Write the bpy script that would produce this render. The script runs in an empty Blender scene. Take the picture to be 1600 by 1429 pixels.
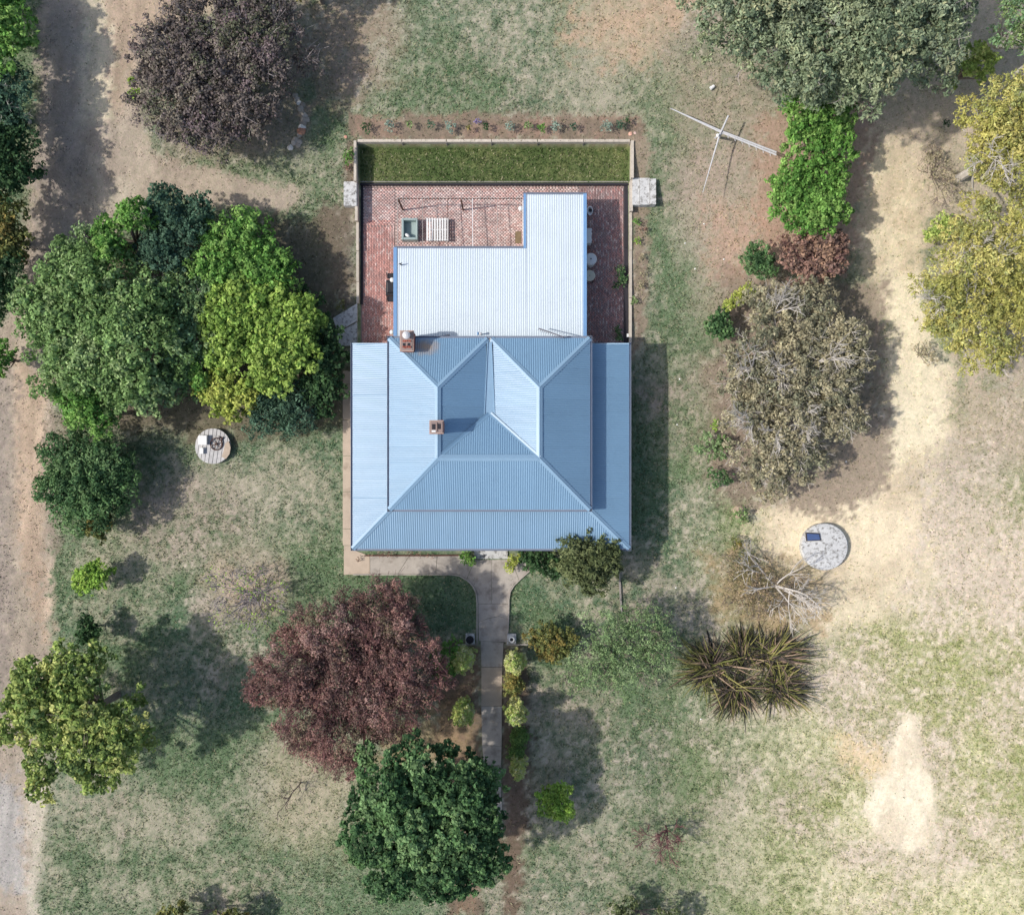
import bpy, math, random
import numpy as np
from mathutils import Vector

# ------------------------------------------------------------------ camera, light, exposure
scn = bpy.context.scene
PPM, H = 22.0, 60.0            # picture pixels per metre on the ground, drone height in metres
CX, CY = 800.0, 714.5
cam_d = bpy.data.cameras.new('camera'); cam = bpy.data.objects.new('camera', cam_d)
scn.collection.objects.link(cam); scn.camera = cam
cam.location = (0, 0, H); cam.rotation_euler = (0, 0, 0)
cam_d.sensor_width = 36; cam_d.lens = 36 * H / (1600 / PPM); cam_d.clip_end = 2000; cam_d.clip_start = 1
world = bpy.data.worlds.new('World'); scn.world = world; world.use_nodes = True
SUN_EL = math.radians(46); SUN_FROM = (-1.0, -0.13)           # sun stands over the left edge, a little below
az = math.atan2(SUN_FROM[0], SUN_FROM[1])
nt = world.node_tree; bg = nt.nodes['Background']
sky = nt.nodes.new('ShaderNodeTexSky'); sky.sky_type = 'NISHITA'; sky.sun_disc = False
sky.sun_elevation = SUN_EL; sky.sun_rotation = az; sky.air_density = 1.0; sky.dust_density = 2.5
nt.links.new(sky.outputs[0], bg.inputs[0]); bg.inputs[1].default_value = 0.145
sd = bpy.data.lights.new('sun', 'SUN'); sd.energy = 3.4; sd.angle = math.radians(1.3); sd.color = (1, 0.955, 0.89)
so = bpy.data.objects.new('sun', sd); scn.collection.objects.link(so)
n_ = math.hypot(*SUN_FROM)
sv = Vector((SUN_FROM[0] / n_ * math.cos(SUN_EL), SUN_FROM[1] / n_ * math.cos(SUN_EL), math.sin(SUN_EL)))
so.rotation_euler = sv.to_track_quat('Z', 'Y').to_euler()
scn.view_settings.view_transform = 'Standard'; scn.view_settings.look = 'None'
scn.view_settings.exposure = 0.12; scn.view_settings.gamma = 1; scn.view_settings.use_curve_mapping = False

# ------------------------------------------------------------------ helpers
COL = scn.collection
def lin(c):
    c = np.asarray(c, float) / 255.0
    return np.where(c <= 0.04045, c / 12.92, ((c + 0.055) / 1.055) ** 2.4)
def P(px, py, z=0.0):
    k = (H - z) / H / PPM
    return ((px - CX) * k, (CY - py) * k, z)
def tag(o, label=None, cat=None, group=None, kind=None):
    if label: o['label'] = label
    if cat: o['category'] = cat
    if group: o['group'] = group
    if kind: o['kind'] = kind
    return o
def thing(name, loc, label, cat, group=None):
    o = bpy.data.objects.new(name, None); COL.objects.link(o); o.location = loc
    o.empty_display_size = 0.2
    return tag(o, label, cat, group)
def wloc(o):
    v = Vector((0, 0, 0))
    while o: v += o.location; o = o.parent
    return v
def link_mesh(name, me, parent=None, origin=None):
    o = bpy.data.objects.new(name, me); COL.objects.link(o)
    if parent: o.parent = parent; o.location = Vector(origin) - wloc(parent) if origin is not None else (0, 0, 0)
    elif origin is not None: o.location = origin
    return o
def fast_mesh(name, V, F, tint=None, mat=None, smooth=False):
    V = np.asarray(V, np.float32); F = np.asarray(F, np.int32); k = F.shape[1]
    me = bpy.data.meshes.new(name)
    me.vertices.add(len(V)); me.vertices.foreach_set('co', V.ravel())
    me.loops.add(F.size); me.loops.foreach_set('vertex_index', F.ravel())
    me.polygons.add(len(F)); me.polygons.foreach_set('loop_start', np.arange(0, F.size, k, dtype=np.int32))
    if smooth: me.polygons.foreach_set('use_smooth', np.ones(len(F), bool))
    if tint is not None:
        a = me.attributes.new('tint', 'FLOAT_COLOR', 'FACE')
        t = np.ones((len(F), 4), np.float32); t[:, :3] = tint; a.data.foreach_set('color', t.ravel())
    me.update(calc_edges=True)
    if mat: me.materials.append(mat)
    return me
class MB:
    """collects shapes in world coordinates and links them as one mesh"""
    def __init__(s): s.v = []; s.f = []; s.c = []
    def add(s, vs, fs, col=None):
        b = len(s.v); s.v += [tuple(v) for v in vs]; s.f += [tuple(i + b for i in f) for f in fs]
        s.c += [col] * len(fs)
        return s
    def box(s, x0, y0, z0, x1, y1, z1, col=None):
        if x0 > x1: x0, x1 = x1, x0
        if y0 > y1: y0, y1 = y1, y0
        vs = [(x0,y0,z0),(x1,y0,z0),(x1,y1,z0),(x0,y1,z0),(x0,y0,z1),(x1,y0,z1),(x1,y1,z1),(x0,y1,z1)]
        return s.add(vs, [(3,2,1,0),(4,5,6,7),(0,1,5,4),(1,2,6,5),(2,3,7,6),(3,0,4,7)], col)
    def bar(s, a, b, w, h, col=None):
        a = Vector(a); b = Vector(b); d = (b - a).normalized()
        up = Vector((0,0,1)) if abs(d.z) < 0.95 else Vector((0,1,0))
        r = d.cross(up).normalized() * w / 2; u = r.cross(d).normalized() * h / 2
        vs = [a-r-u, a+r-u, a+r+u, a-r+u, b-r-u, b+r-u, b+r+u, b-r+u]
        return s.add(vs, [(0,1,2,3),(7,6,5,4),(1,0,4,5),(2,1,5,6),(3,2,6,7),(0,3,7,4)], col)
    def tube(s, pts, rad, n=6, cap=True, col=None):
        pts = [Vector(p) for p in pts]
        if not hasattr(rad, '__len__'): rad = [rad] * len(pts)
        b = []
        for i, p in enumerate(pts):
            d = (pts[min(i+1, len(pts)-1)] - pts[max(i-1, 0)]).normalized()
            up = Vector((0,0,1)) if abs(d.z) < 0.9 else Vector((1,0,0))
            r = d.cross(up).normalized(); u = r.cross(d)
            for k in range(n):
                a = 2*math.pi*k/n; b.append(p + (r*math.cos(a) + u*math.sin(a))*rad[i])
        fs = []
        for i in range(len(pts)-1):
            for k in range(n):
                fs.append((i*n+k, i*n+(k+1)%n, (i+1)*n+(k+1)%n, (i+1)*n+k))
        if cap: fs.append(tuple(range(n))[::-1]); fs.append(tuple((len(pts)-1)*n+k for k in range(n)))
        return s.add(b, fs, col)
    def lathe(s, c, prof, n=24, col=None, sx=1, sy=1):
        vs = []; fs = []
        for r, z in prof:
            for k in range(n):
                a = 2*math.pi*k/n; vs.append((c[0]+math.cos(a)*r*sx, c[1]+math.sin(a)*r*sy, c[2]+z))
        for i in range(len(prof)-1):
            for k in range(n): fs.append((i*n+k, i*n+(k+1)%n, (i+1)*n+(k+1)%n, (i+1)*n+k))
        fs.append(tuple(range(n))[::-1]); fs.append(tuple((len(prof)-1)*n+k for k in range(n)))
        return s.add(vs, fs, col)
    def prism(s, poly, z0, z1, col=None):
        n = len(poly); A = sum(poly[i][0]*poly[(i+1)%n][1]-poly[(i+1)%n][0]*poly[i][1] for i in range(n))
        if A < 0: poly = poly[::-1]
        vs = [(x, y, z0) for x, y in poly] + [(x, y, z1) for x, y in poly]
        fs = [tuple(range(n))[::-1], tuple(range(n, 2*n))] + [(i, (i+1)%n, n+(i+1)%n, n+i) for i in range(n)]
        return s.add(vs, fs, col)
    def build(s, name, mat, parent=None, smooth=False, origin=None, bevel=0):
        V = np.array(s.v, float)
        if origin is None:
            origin = wloc(parent) if parent else Vector(((V[:,0].min()+V[:,0].max())/2, (V[:,1].min()+V[:,1].max())/2, V[:,2].min()))
        V = V - np.array(origin)
        me = bpy.data.meshes.new(name); me.from_pydata(V.tolist(), [], s.f)
        if smooth: me.polygons.foreach_set('use_smooth', np.ones(len(s.f), bool))
        if any(c is not None for c in s.c):
            a = me.attributes.new('tint', 'FLOAT_COLOR', 'FACE')
            t = np.ones((len(s.f), 4), np.float32)
            for i, c in enumerate(s.c):
                if c is not None: t[i, :3] = c
            a.data.foreach_set('color', t.ravel())
        me.materials.append(mat); me.update()
        o = bpy.data.objects.new(name, me); COL.objects.link(o)
        if parent: o.parent = parent; o.location = Vector(origin) - wloc(parent)
        else: o.location = origin
        if bevel:
            m = o.modifiers.new('bevel', 'BEVEL'); m.width = bevel; m.segments = 2; m.limit_method = 'ANGLE'
        return o
def copy_tree(o, parent=None):
    c = o.copy(); COL.objects.link(c); c.parent = parent
    for ch in list(o.children): copy_tree(ch, c)
    return c

# ---- value noise on numpy arrays
_ng = {}
def vnoise(x, y, seed):
    if seed not in _ng: _ng[seed] = np.random.RandomState(seed).rand(256, 256)
    g = _ng[seed]; xi = np.floor(x).astype(int); yi = np.floor(y).astype(int)
    fx = x - xi; fy = y - yi; fx = fx*fx*(3-2*fx); fy = fy*fy*(3-2*fy)
    a = g[xi & 255, yi & 255]; b = g[(xi+1) & 255, yi & 255]; c = g[xi & 255, (yi+1) & 255]; d = g[(xi+1) & 255, (yi+1) & 255]
    return (a*(1-fx)+b*fx)*(1-fy) + (c*(1-fx)+d*fx)*fy
def fbm(x, y, scale, seed, octs=4, gain=0.55):
    t = 0; amp = 1; tot = 0
    for i in range(octs):
        t = t + amp * vnoise(x/scale*(2**i) + 31.7*i, y/scale*(2**i) + 11.3*i, seed+i); tot += amp; amp *= gain
    return t / tot                       # 0..1 around .5
def sst(a, b, x):
    t = np.clip((x-a)/(b-a), 0, 1); return t*t*(3-2*t)

# ------------------------------------------------------------------ materials
def mat(name, color=(0.5,0.5,0.5), rough=0.7, metal=0.0, spec=0.4, var=0.12, vscale=3.0, fine=40.0, bump=0.15,
        tint=False, translucent=0.0, objrand=0.0, dirt=None, dirt_scale=1.5, dirt_lo=0.55, dirt_hi=0.75):
    m = bpy.data.materials.new(name); m.use_nodes = True; t = m.node_tree; N = t.nodes; L = t.links
    b = N['Principled BSDF']; b.inputs['Roughness'].default_value = rough; b.inputs['Metallic'].default_value = metal
    b.inputs['Specular IOR Level'].default_value = spec
    tc = N.new('ShaderNodeTexCoord'); geo = N.new('ShaderNodeNewGeometry')
    pos = geo.outputs['Position']
    if tint:
        a = N.new('ShaderNodeAttribute'); a.attribute_name = 'tint'; base = a.outputs['Color']
    else:
        r = N.new('ShaderNodeRGB'); r.outputs[0].default_value = (*color, 1); base = r.outputs[0]
    if var > 0:
        n1 = N.new('ShaderNodeTexNoise'); n1.inputs['Scale'].default_value = vscale; n1.inputs['Detail'].default_value = 6
        n2 = N.new('ShaderNodeTexNoise'); n2.inputs['Scale'].default_value = fine; n2.inputs['Detail'].default_value = 3
        L.new(pos, n1.inputs['Vector']); L.new(pos, n2.inputs['Vector'])
        ad = N.new('ShaderNodeMath'); ad.operation = 'ADD'; L.new(n1.outputs[0], ad.inputs[0]); L.new(n2.outputs[0], ad.inputs[1])
        mr = N.new('ShaderNodeMapRange'); mr.inputs[1].default_value = 0.7; mr.inputs[2].default_value = 1.3
        mr.inputs[3].default_value = 1-var; mr.inputs[4].default_value = 1+var; L.new(ad.outputs[0], mr.inputs[0])
        mx = N.new('ShaderNodeVectorMath'); mx.operation = 'SCALE'; L.new(base, mx.inputs[0]); L.new(mr.outputs[0], mx.inputs['Scale'])
        base = mx.outputs[0]
        if bump:
            bp = N.new('ShaderNodeBump'); bp.inputs['Strength'].default_value = bump; bp.inputs['Distance'].default_value = 0.03
            L.new(n2.outputs[0], bp.inputs['Height']); L.new(bp.outputs[0], b.inputs['Normal'])
    if objrand > 0:
        oi = N.new('ShaderNodeObjectInfo'); m2 = N.new('ShaderNodeMapRange')
        m2.inputs[3].default_value = 1-objrand; m2.inputs[4].default_value = 1+objrand; L.new(oi.outputs['Random'], m2.inputs[0])
        s2 = N.new('ShaderNodeVectorMath'); s2.operation = 'SCALE'; L.new(base, s2.inputs[0]); L.new(m2.outputs[0], s2.inputs['Scale']); base = s2.outputs[0]
    if dirt is not None:
        n3 = N.new('ShaderNodeTexNoise'); n3.inputs['Scale'].default_value = dirt_scale; n3.inputs['Detail'].default_value = 8
        n3.inputs['Roughness'].default_value = 0.65; L.new(pos, n3.inputs['Vector'])
        r3 = N.new('ShaderNodeMapRange'); r3.inputs[1].default_value = dirt_lo; r3.inputs[2].default_value = dirt_hi
        L.new(n3.outputs[0], r3.inputs[0])
        mm = N.new('ShaderNodeMix'); mm.data_type = 'RGBA'; L.new(r3.outputs[0], mm.inputs[0]); L.new(base, mm.inputs[6])
        mm.inputs[7].default_value = (*dirt, 1); base = mm.outputs[2]
    L.new(base, b.inputs['Base Color'])
    m['out'] = 1
    if translucent > 0:
        tr = N.new('ShaderNodeBsdfTranslucent'); L.new(base, tr.inputs[0])
        ms = N.new('ShaderNodeMixShader'); ms.inputs[0].default_value = translucent
        L.new(b.outputs[0], ms.inputs[1]); L.new(tr.outputs[0], ms.inputs[2]); L.new(ms.outputs[0], N['Material Output'].inputs[0])
    return m
M = {}
M['leaf'] = mat('foliage', tint=True, rough=0.6, spec=0.16, var=0, translucent=0.25)
M['bark'] = mat('bark', lin((128,116,106)), 0.9, var=0.3, vscale=2, fine=20, bump=0.4)
M['palebark'] = mat('pale_bark', lin((190,184,176)), 0.85, var=0.2, vscale=2, fine=15)
M['greybark'] = mat('grey_bark', lin((150,142,142)), 0.85, var=0.25, vscale=2, fine=15)
M['redbark'] = mat('red_bark', lin((120,84,84)), 0.85, var=0.25, vscale=2, fine=15)
M['darkbark'] = mat('dark_bark', lin((96,84,80)), 0.9, var=0.25, vscale=2, fine=15)
M['conc'] = mat('concrete', lin((172,164,154)), 0.9, var=0.16, vscale=1.6, fine=22, objrand=0.05, dirt=lin((120,112,104)), dirt_scale=1.1, dirt_lo=0.5, dirt_hi=0.72)
M['concwarm'] = mat('warm_concrete', lin((182,166,148)), 0.9, var=0.12, vscale=1.6, fine=22, objrand=0.05, dirt=lin((150,134,118)), dirt_scale=1.0)
M['concpale'] = mat('pale_concrete', lin((196,196,194)), 0.9, var=0.15, vscale=3, fine=25, dirt=lin((132,130,126)), dirt_scale=4.5, dirt_lo=0.5, dirt_hi=0.62)
M['brick'] = mat('brick', tint=True, rough=0.9, var=0.2, vscale=2, fine=45, dirt=lin((150,132,128)), dirt_scale=0.8, dirt_lo=0.5, dirt_hi=0.75)
M['brickplain'] = mat('chimney_brick', tint=True, rough=0.9, var=0.18, vscale=5, fine=45)
M['mortar'] = mat('mortar', lin((142,124,118)), 0.95, var=0.25, vscale=1.2, fine=35)
M['wall'] = mat('painted_weatherboard', lin((206,202,190)), 0.7, var=0.05)
M['sleeper'] = mat('weathered_sleeper', lin((190,180,166)), 0.9, var=0.2, vscale=3, fine=30, objrand=0.08)
M['darktimber'] = mat('dark_stained_timber', lin((44,42,48)), 0.75, var=0.2, objrand=0.1)
M['timber'] = mat('grey_timber', lin((150,144,138)), 0.9, var=0.2, vscale=4, fine=30, objrand=0.12)
M['paleplank'] = mat('pale_grey_plank', lin((188,186,184)), 0.85, var=0.2, vscale=4, fine=30, objrand=0.08)
M['browntimber'] = mat('brown_timber', lin((92,66,56)), 0.85, var=0.2)
M['white'] = mat('white_paint', lin((226,226,224)), 0.5, var=0.04)
M['cream'] = mat('cream_plastic', lin((206,202,182)), 0.5, var=0.04)
M['greyblue'] = mat('pale_green_grey_plastic', lin((150,166,164)), 0.5, var=0.06)
M['bluetrim'] = mat('blue_painted_metal', lin((112,150,190)), 0.45, var=0.05, spec=0.5)
M['gutter'] = mat('grey_blue_gutter', lin((124,134,152)), 0.5, var=0.06)
M['fascia'] = mat('dark_fascia', lin((84,80,90)), 0.6, var=0.08)
M['black'] = mat('black_vinyl', lin((34,34,40)), 0.45, var=0.1)
M['dark'] = mat('dark_metal', lin((58,50,46)), 0.7, var=0.2)
M['steel'] = mat('galvanised_steel', lin((196,196,198)), 0.5, metal=0.0, var=0.1)
M['rust'] = mat('rusty_iron', lin((84,62,54)), 0.85, var=0.25)
M['bluehatch'] = mat('blue_hatch', lin((74,92,132)), 0.35, var=0.1)
M['stone'] = mat('field_stone', tint=True, rough=0.9, var=0.2, vscale=4, fine=25, bump=0.4)
M['glass'] = mat('window_glass', lin((40,50,58)), 0.08, var=0, spec=0.6)
M['mat'] = mat('coir', lin((120,104,80)), 0.95, var=0.2)
M['litter'] = mat('leaf_litter', tint=True, rough=0.9, var=0)

def roof_mat(name, color, rough, spec, lap, stain=False, dirtc=None):
    m = mat(name, color, rough, spec=spec, var=0.045, vscale=0.5, fine=9, bump=0.0, objrand=lap)
    t = m.node_tree; N = t.nodes; L = t.links; b = N['Principled BSDF']
    src = b.inputs['Base Color'].links[0].from_socket
    g = N.new('ShaderNodeNewGeometry')
    # streaky grime
    mp = N.new('ShaderNodeMapping'); mp.inputs['Scale'].default_value = (1.0, 1.0, 0.2); L.new(g.outputs['Position'], mp.inputs[0])
    n = N.new('ShaderNodeTexNoise'); n.inputs['Scale'].default_value = 1.3; n.inputs['Detail'].default_value = 9; n.inputs['Roughness'].default_value = 0.7
    L.new(mp.outputs[0], n.inputs['Vector'])
    r = N.new('ShaderNodeMapRange'); r.inputs[1].default_value = 0.56; r.inputs[2].default_value = 0.8; r.inputs[4].default_value = 0.4; L.new(n.outputs[0], r.inputs[0])
    mx = N.new('ShaderNodeMix'); mx.data_type = 'RGBA'; L.new(r.outputs[0], mx.inputs[0]); L.new(src, mx.inputs[6])
    mx.inputs[7].default_value = (*(dirtc if dirtc is not None else np.asarray(color)*0.72), 1); src = mx.outputs[2]
    if stain:                                       # rust washed down from the kitchen chimney
        sx, sy, _ = P(664, 541, 5.0)
        v = N.new('ShaderNodeVectorMath'); v.operation = 'SUBTRACT'; L.new(g.outputs['Position'], v.inputs[0]); v.inputs[1].default_value = (sx, sy, 5.0)
        v2 = N.new('ShaderNodeVectorMath'); v2.operation = 'MULTIPLY'; L.new(v.outputs[0], v2.inputs[0]); v2.inputs[1].default_value = (0.85, 1.5, 0)
        l = N.new('ShaderNodeVectorMath'); l.operation = 'LENGTH'; L.new(v2.outputs[0], l.inputs[0])
        n2 = N.new('ShaderNodeTexNoise'); n2.inputs['Scale'].default_value = 2.5; n2.inputs['Detail'].default_value = 6; L.new(g.outputs['Position'], n2.inputs['Vector'])
        ad = N.new('ShaderNodeMath'); ad.operation = 'ADD'; L.new(l.outputs['Value'], ad.inputs[0]); L.new(n2.outputs[0], ad.inputs[1])
        rr = N.new('ShaderNodeMapRange'); rr.inputs[1].default_value = 0.65; rr.inputs[2].default_value = 1.5; rr.inputs[3].default_value = 0.8; rr.inputs[4].default_value = 0
        L.new(ad.outputs[0], rr.inputs[0])
        m3 = N.new('ShaderNodeMix'); m3.data_type = 'RGBA'; L.new(rr.outputs[0], m3.inputs[0]); L.new(src, m3.inputs[6])
        m3.inputs[7].default_value = (*lin((172,140,104)), 1); src = m3.outputs[2]
    L.new(src, b.inputs['Base Color'])
    return m
M['roof'] = roof_mat('blue_corrugated_steel', lin((115,148,174)), 0.37, 0.9, 0.03, stain=True)
M['cap'] = roof_mat('pale_blue_flashing', lin((132,162,186)), 0.32, 0.55, 0.02)
M['extroof'] = roof_mat('pale_corrugated_steel', lin((198,209,216)), 0.45, 0.5, 0.02, dirtc=lin((170,178,188)))

# ------------------------------------------------------------------ ground
XL = P(560, 0, 0.4)[0]; XR = P(984, 0, 0.4)[0]
YT = P(0, 285.5, 0.35)[1]; YN = P(0, 225, 0.9)[1]; YB = P(0, 548, 0)[1]
def gh(x, y):
    x = np.asarray(x, float); y = np.asarray(y, float)
    py = CY - y*PPM; px = CX + x*PPM
    z = 0.45*sst(640, 350, py) + 0.85*sst(345, 235, py)
    z = z + 0.10*(fbm(px, py, 260, 71, 3)-0.5) * sst(60, 200, np.hypot((px-770)/1.3, py-560)-200)
    z = z - 0.25*sst(985, 1060, px)*sst(420, 600, py)
    ins = (x > XL) & (x < XR)
    z = np.where(ins & (y > YB) & (y < YT), -0.03, z)
    z = np.where(ins & (y >= YT) & (y < YN), 0.35 + 0.02*(vnoise(px/9, py/9, 5)-0.5), z)
    return z
def G(px, py):                      # pixel -> point on the terrain
    z = 0.0
    for _ in range(3):
        x, y, _z = P(px, py, z); z = float(gh(x, y))
    return P(px, py, z)
def poly_sd(px, py, poly):          # signed distance, negative inside
    d = np.full(px.shape, 1e9); ins = np.zeros(px.shape, bool); n = len(poly)
    for i in range(n):
        ax, ay = poly[i]; bx, by = poly[(i+1) % n]; ex, ey = bx-ax, by-ay
        t = np.clip(((px-ax)*ex + (py-ay)*ey) / (ex*ex+ey*ey), 0, 1)
        d = np.minimum(d, np.hypot(px-ax-t*ex, py-ay-t*ey))
        c = ((ay > py) != (by > py)) & (px < (bx-ax)*(py-ay)/((by-ay) or 1e-9) + ax); ins ^= c
    return np.where(ins, -d, d)

DRY = [  # cx, cy, rx, ry, dryness
 (200,980,60,80,.35),(300,1010,130,80,.25),(400,1010,60,50,.2),(330,1120,80,60,.25),(250,1230,80,40,.4),(1200,1190,120,60,.35),(1530,1330,120,120,.5),(1330,1130,60,60,.4),(640,120,90,80,.35),(470,400,85,75,.12),(445,700,95,60,.25),(280,930,160,90,.5),(270,1050,150,120,.3),(90,960,25,130,.35),(640,935,130,60,.08),(890,940,100,60,.22),
 (1010,520,55,260,.38),(1010,780,60,160,.2),(700,100,220,90,.45),(980,150,120,70,.5),(900,1240,130,110,.55),(160,1340,140,90,.62),(560,320,40,60,.5),
 (1090,1180,150,60,.42),(870,1120,100,60,.65),(310,800,130,80,.74),(450,780,80,90,.55),(440,1230,90,90,.78),(240,1290,120,60,.75),(1150,300,110,130,.9),
 (1440,800,130,200,.72),(1250,1250,260,160,.56),(1520,1200,110,230,.66),(1500,900,120,120,.78),(1330,1020,80,60,.5),(240,840,70,60,.8),(400,900,60,60,.85),
 (560,60,60,90,.85),(1050,620,60,100,.62),(150,880,50,40,.6),(340,1380,200,50,.6),(1050,1330,200,80,.6),(1100,1420,300,60,.5),(460,260,70,60,.6)]
def ground_colour(px, py):
    nA = fbm(px, py, 150, 11, 4); nB = fbm(px, py, 34, 21, 4); nC = fbm(px, py, 10, 31, 3); nD = fbm(px, py, 300, 41, 2); nE = fbm(px, py, 5, 51, 2)
    d = np.full(px.shape, 0.38); 
    for cx, cy, rx, ry, v in DRY:
        r = np.hypot((px-cx)/rx, (py-cy)/ry) + 0.5*(nB-0.5); w = 1-sst(0.45, 1.35, r); d = d*(1-w) + v*w
    s = sst(0.12, 0.88, d + 0.42*(nB-0.5) + 0.42*(nC-0.5) + 0.6*(nE-0.5) + 1.0*(nA-0.5))
    east = sst(960, 1400, px)*sst(480, 900, py)
    green = lin((104,121,94))[None]*(1-east[:,None]) + lin((164,164,116))[None]*east[:,None]
    bluish = lin((88,114,92))[None]; g2 = sst(0.4, 0.62, nA)[:,None]*(1-0.9*east[:,None]); green = green*(1-g2*0.7) + bluish*g2*0.7
    dry = lin((158,152,134))[None]*(1-east[:,None]) + lin((208,198,166))[None]*east[:,None]
    pinkd = lin((160,147,134))[None]*(1-east[:,None]) + lin((204,187,170))[None]*east[:,None]
    q = sst(0.42, 0.6, nD*0.5 + fbm(px, py, 90, 61, 3)*0.5)[:,None]; dry = dry*(1-q) + pinkd*q
    c = green*(1-s[:,None]) + dry*s[:,None]
    grass = 1 - 0.75*s
    def paint(poly, col, soft=14, rag=30, op=1.0, gr=0.05, mott=0.0, col2=None):
        nonlocal c, grass
        sdv = poly_sd(px, py, poly) + rag*(nB-0.5)*2 + rag*0.7*(nC-0.5)*2 + (rag*.5+5)*(nE-0.5)*2
        w = (1 - sst(-soft, soft, sdv))*op
        if mott: w = w*sst(mott-0.22, mott+0.1, 0.5*nC+0.5*nB+0.1)
        k = lin(col)[None]
        if col2 is not None:
            m_ = sst(0.42, 0.60, 0.6*nB+0.4*nC)[:,None]; k = k*(1-m_) + lin(col2)[None]*m_
        c = c*(1-w[:,None]) + k*w[:,None]; grass = grass*(1-w) + gr*w
    # north side soils
    paint([(880,-60),(1120,-60),(1060,60),(1010,120),(930,110),(890,60)], (190,162,140), 20, 40, .8, .1, col2=(176,158,136))
    paint([(1030,60),(1220,100),(1230,520),(1160,560),(1080,480),(1060,300)], (160,150,134), 25, 40, .65, .3, col2=(166,148,134))
    paint([(480,-60),(620,-60),(600,120),(560,180),(480,170)], (150,130,114), 30, 60, .7, .2, mott=.45)
    paint([(545,178),(1000,178),(1010,222),(545,222)], (132,116,102), 8, 14, .95, .05, col2=(150,124,110))
    paint([(540,215),(558,215),(558,285),(540,285)], (120,106,94), 5, 6, .9, .1)
    paint([(986,215),(1012,215),(1014,420),(1006,540),(986,560)], (152,136,120), 6, 12, .9, .1, col2=(136,118,106))
    paint([(505,330),(557,322),(557,480),(528,500),(520,420)], (126,114,104), 10, 18, .85, .1)
    # drive on the left and its branch towards the house
    paint([(60,-80),(340,-80),(330,20),(235,60),(215,150),(235,240),(330,262),(430,285),(470,300),(450,328),(330,322),(250,300),(190,345),(140,420),(95,480),
           (88,600),(84,720),(80,900),(84,1010),(68,1150),(66,1260),(52,1440),(48,1560),(-120,1560),(-120,640),(20,480),(45,300),(60,150)],
          (176,162,146), 7, 11, 1, .02, col2=(162,148,134))
    paint([(150,-80),(330,-80),(330,10),(225,55),(195,160),(170,180),(150,60)], (172,150,130), 20, 20, .7, .02)
    paint([(118,-80),(158,-80),(170,90),(165,180),(125,190),(128,60)], (204,192,168), 8, 22, .75, .02, mott=.35)
    paint([(150,250),(200,300),(170,350),(120,420),(130,330)], (196,184,166), 14, 24, .6, .02)
    paint([(60,-80),(118,-80),(126,200),(120,400),(70,500),(40,480),(60,150)], (152,142,136), 14, 24, .6, .02)
    paint([(22,560),(70,600),(66,820),(78,1000),(70,1010),(20,840)], (188,160,136), 9, 14, .5, .02, mott=.42)
    paint([(-90,560),(18,560),(22,800),(14,1100),(-90,1200)], (140,128,120), 9, 22, .8, .1, col2=(158,146,136))
    paint([(-60,1200),(25,1205),(38,1300),(40,1400),(-60,1380)], (168,164,162), 14, 20, .8, .02)
    paint([(45,1220),(72,1220),(58,1440),(40,1440)], (206,196,180), 8, 10, .6, .02, mott=.4)
    paint([(75,640),(110,640),(92,860),(80,860)], (146,132,120), 8, 16, .7, .15)
    # east track of pale sand
    paint([(1330,170),(1450,180),(1470,330),(1440,470),(1500,600),(1480,690),(1440,740),(1440,820),(1445,900),(1380,960),(1270,985),(1225,930),(1170,880),(1180,800),
           (1300,720),(1370,640),(1370,480),(1330,420),(1320,280)], (220,204,176), 18, 40, .92, .03, col2=(204,186,160))
    paint([(1370,430),(1440,440),(1500,600),(1470,700),(1390,720),(1390,560)], (232,218,190), 14, 24, .8, .02)
    paint([(1200,800),(1300,770),(1440,790),(1440,870),(1350,900),(1230,860)], (230,212,184), 16, 26, .75, .02, mott=.38)
    paint([(1420,170),(1640,170),(1640,620),(1500,600),(1460,470)], (196,178,160), 22, 30, .8, .1, col2=(182,166,148))
    paint([(1470,-60),(1640,-60),(1640,220),(1400,220),(1330,200)], (194,176,156), 22, 30, .85, .1)
    paint([(1480,600),(1640,590),(1640,720),(1500,700)], (192,172,156), 24, 30, .7, .15, mott=.4)
    paint([(1408,1112),(1436,1118),(1446,1180),(1460,1250),(1452,1318),(1418,1332),(1368,1306),(1350,1268),(1382,1196),(1396,1160)], (234,220,196), 3, 9, 1, .0, col2=(218,202,178))
    paint([(1310,1150),(1370,1160),(1390,1200),(1360,1210),(1320,1180)], (226,200,164), 12, 26, .7, .02, mott=.45)
    paint([(1100,860),(1290,880),(1280,985),(1120,980)], (170,146,116), 14, 26, .75, .2, col2=(148,136,106))
    paint([(1100,560),(1180,560),(1180,760),(1110,760)], (150,132,118), 16, 30, .7, .15)
    paint([(1130,420),(1380,440),(1390,760),(1300,800),(1120,780)], (140,124,112), 14, 24, .8, .1)
    paint([(1180,180),(1370,150),(1330,420),(1180,420)], (170,142,126), 14, 24, .8, .1)
    # pale bare specks between the tufts, wheel ruts on the drive
    sp = sst(0.57, 0.68, 0.45*nC+0.55*nE)*sst(.44,.60,nA*.5+nD*.5)*0.45; sp = sp*(grass > .2)
    c = c*(1-sp[:,None]) + (lin((184,174,160))[None]*(1-east[:,None])+lin((216,202,184))[None]*east[:,None])*sp[:,None]; grass = grass*(1-sp)
    rut = fbm(px+py*.10, py/9, 13, 93, 3); dm = (grass < .05)*sst(330, 180, px); c = c*(1+dm*(rut-.5)*.55)[:,None]
    # beds by the front path, soil below the big trees
    paint([(690,1008),(752,1008),(752,1430),(700,1430),(680,1150)], (116,100,88), 8, 14, .9, .08, col2=(130,106,90))
    paint([(783,1008),(822,1008),(826,1230),(812,1430),(783,1430)], (112,94,82), 8, 14, .9, .08)
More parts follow.
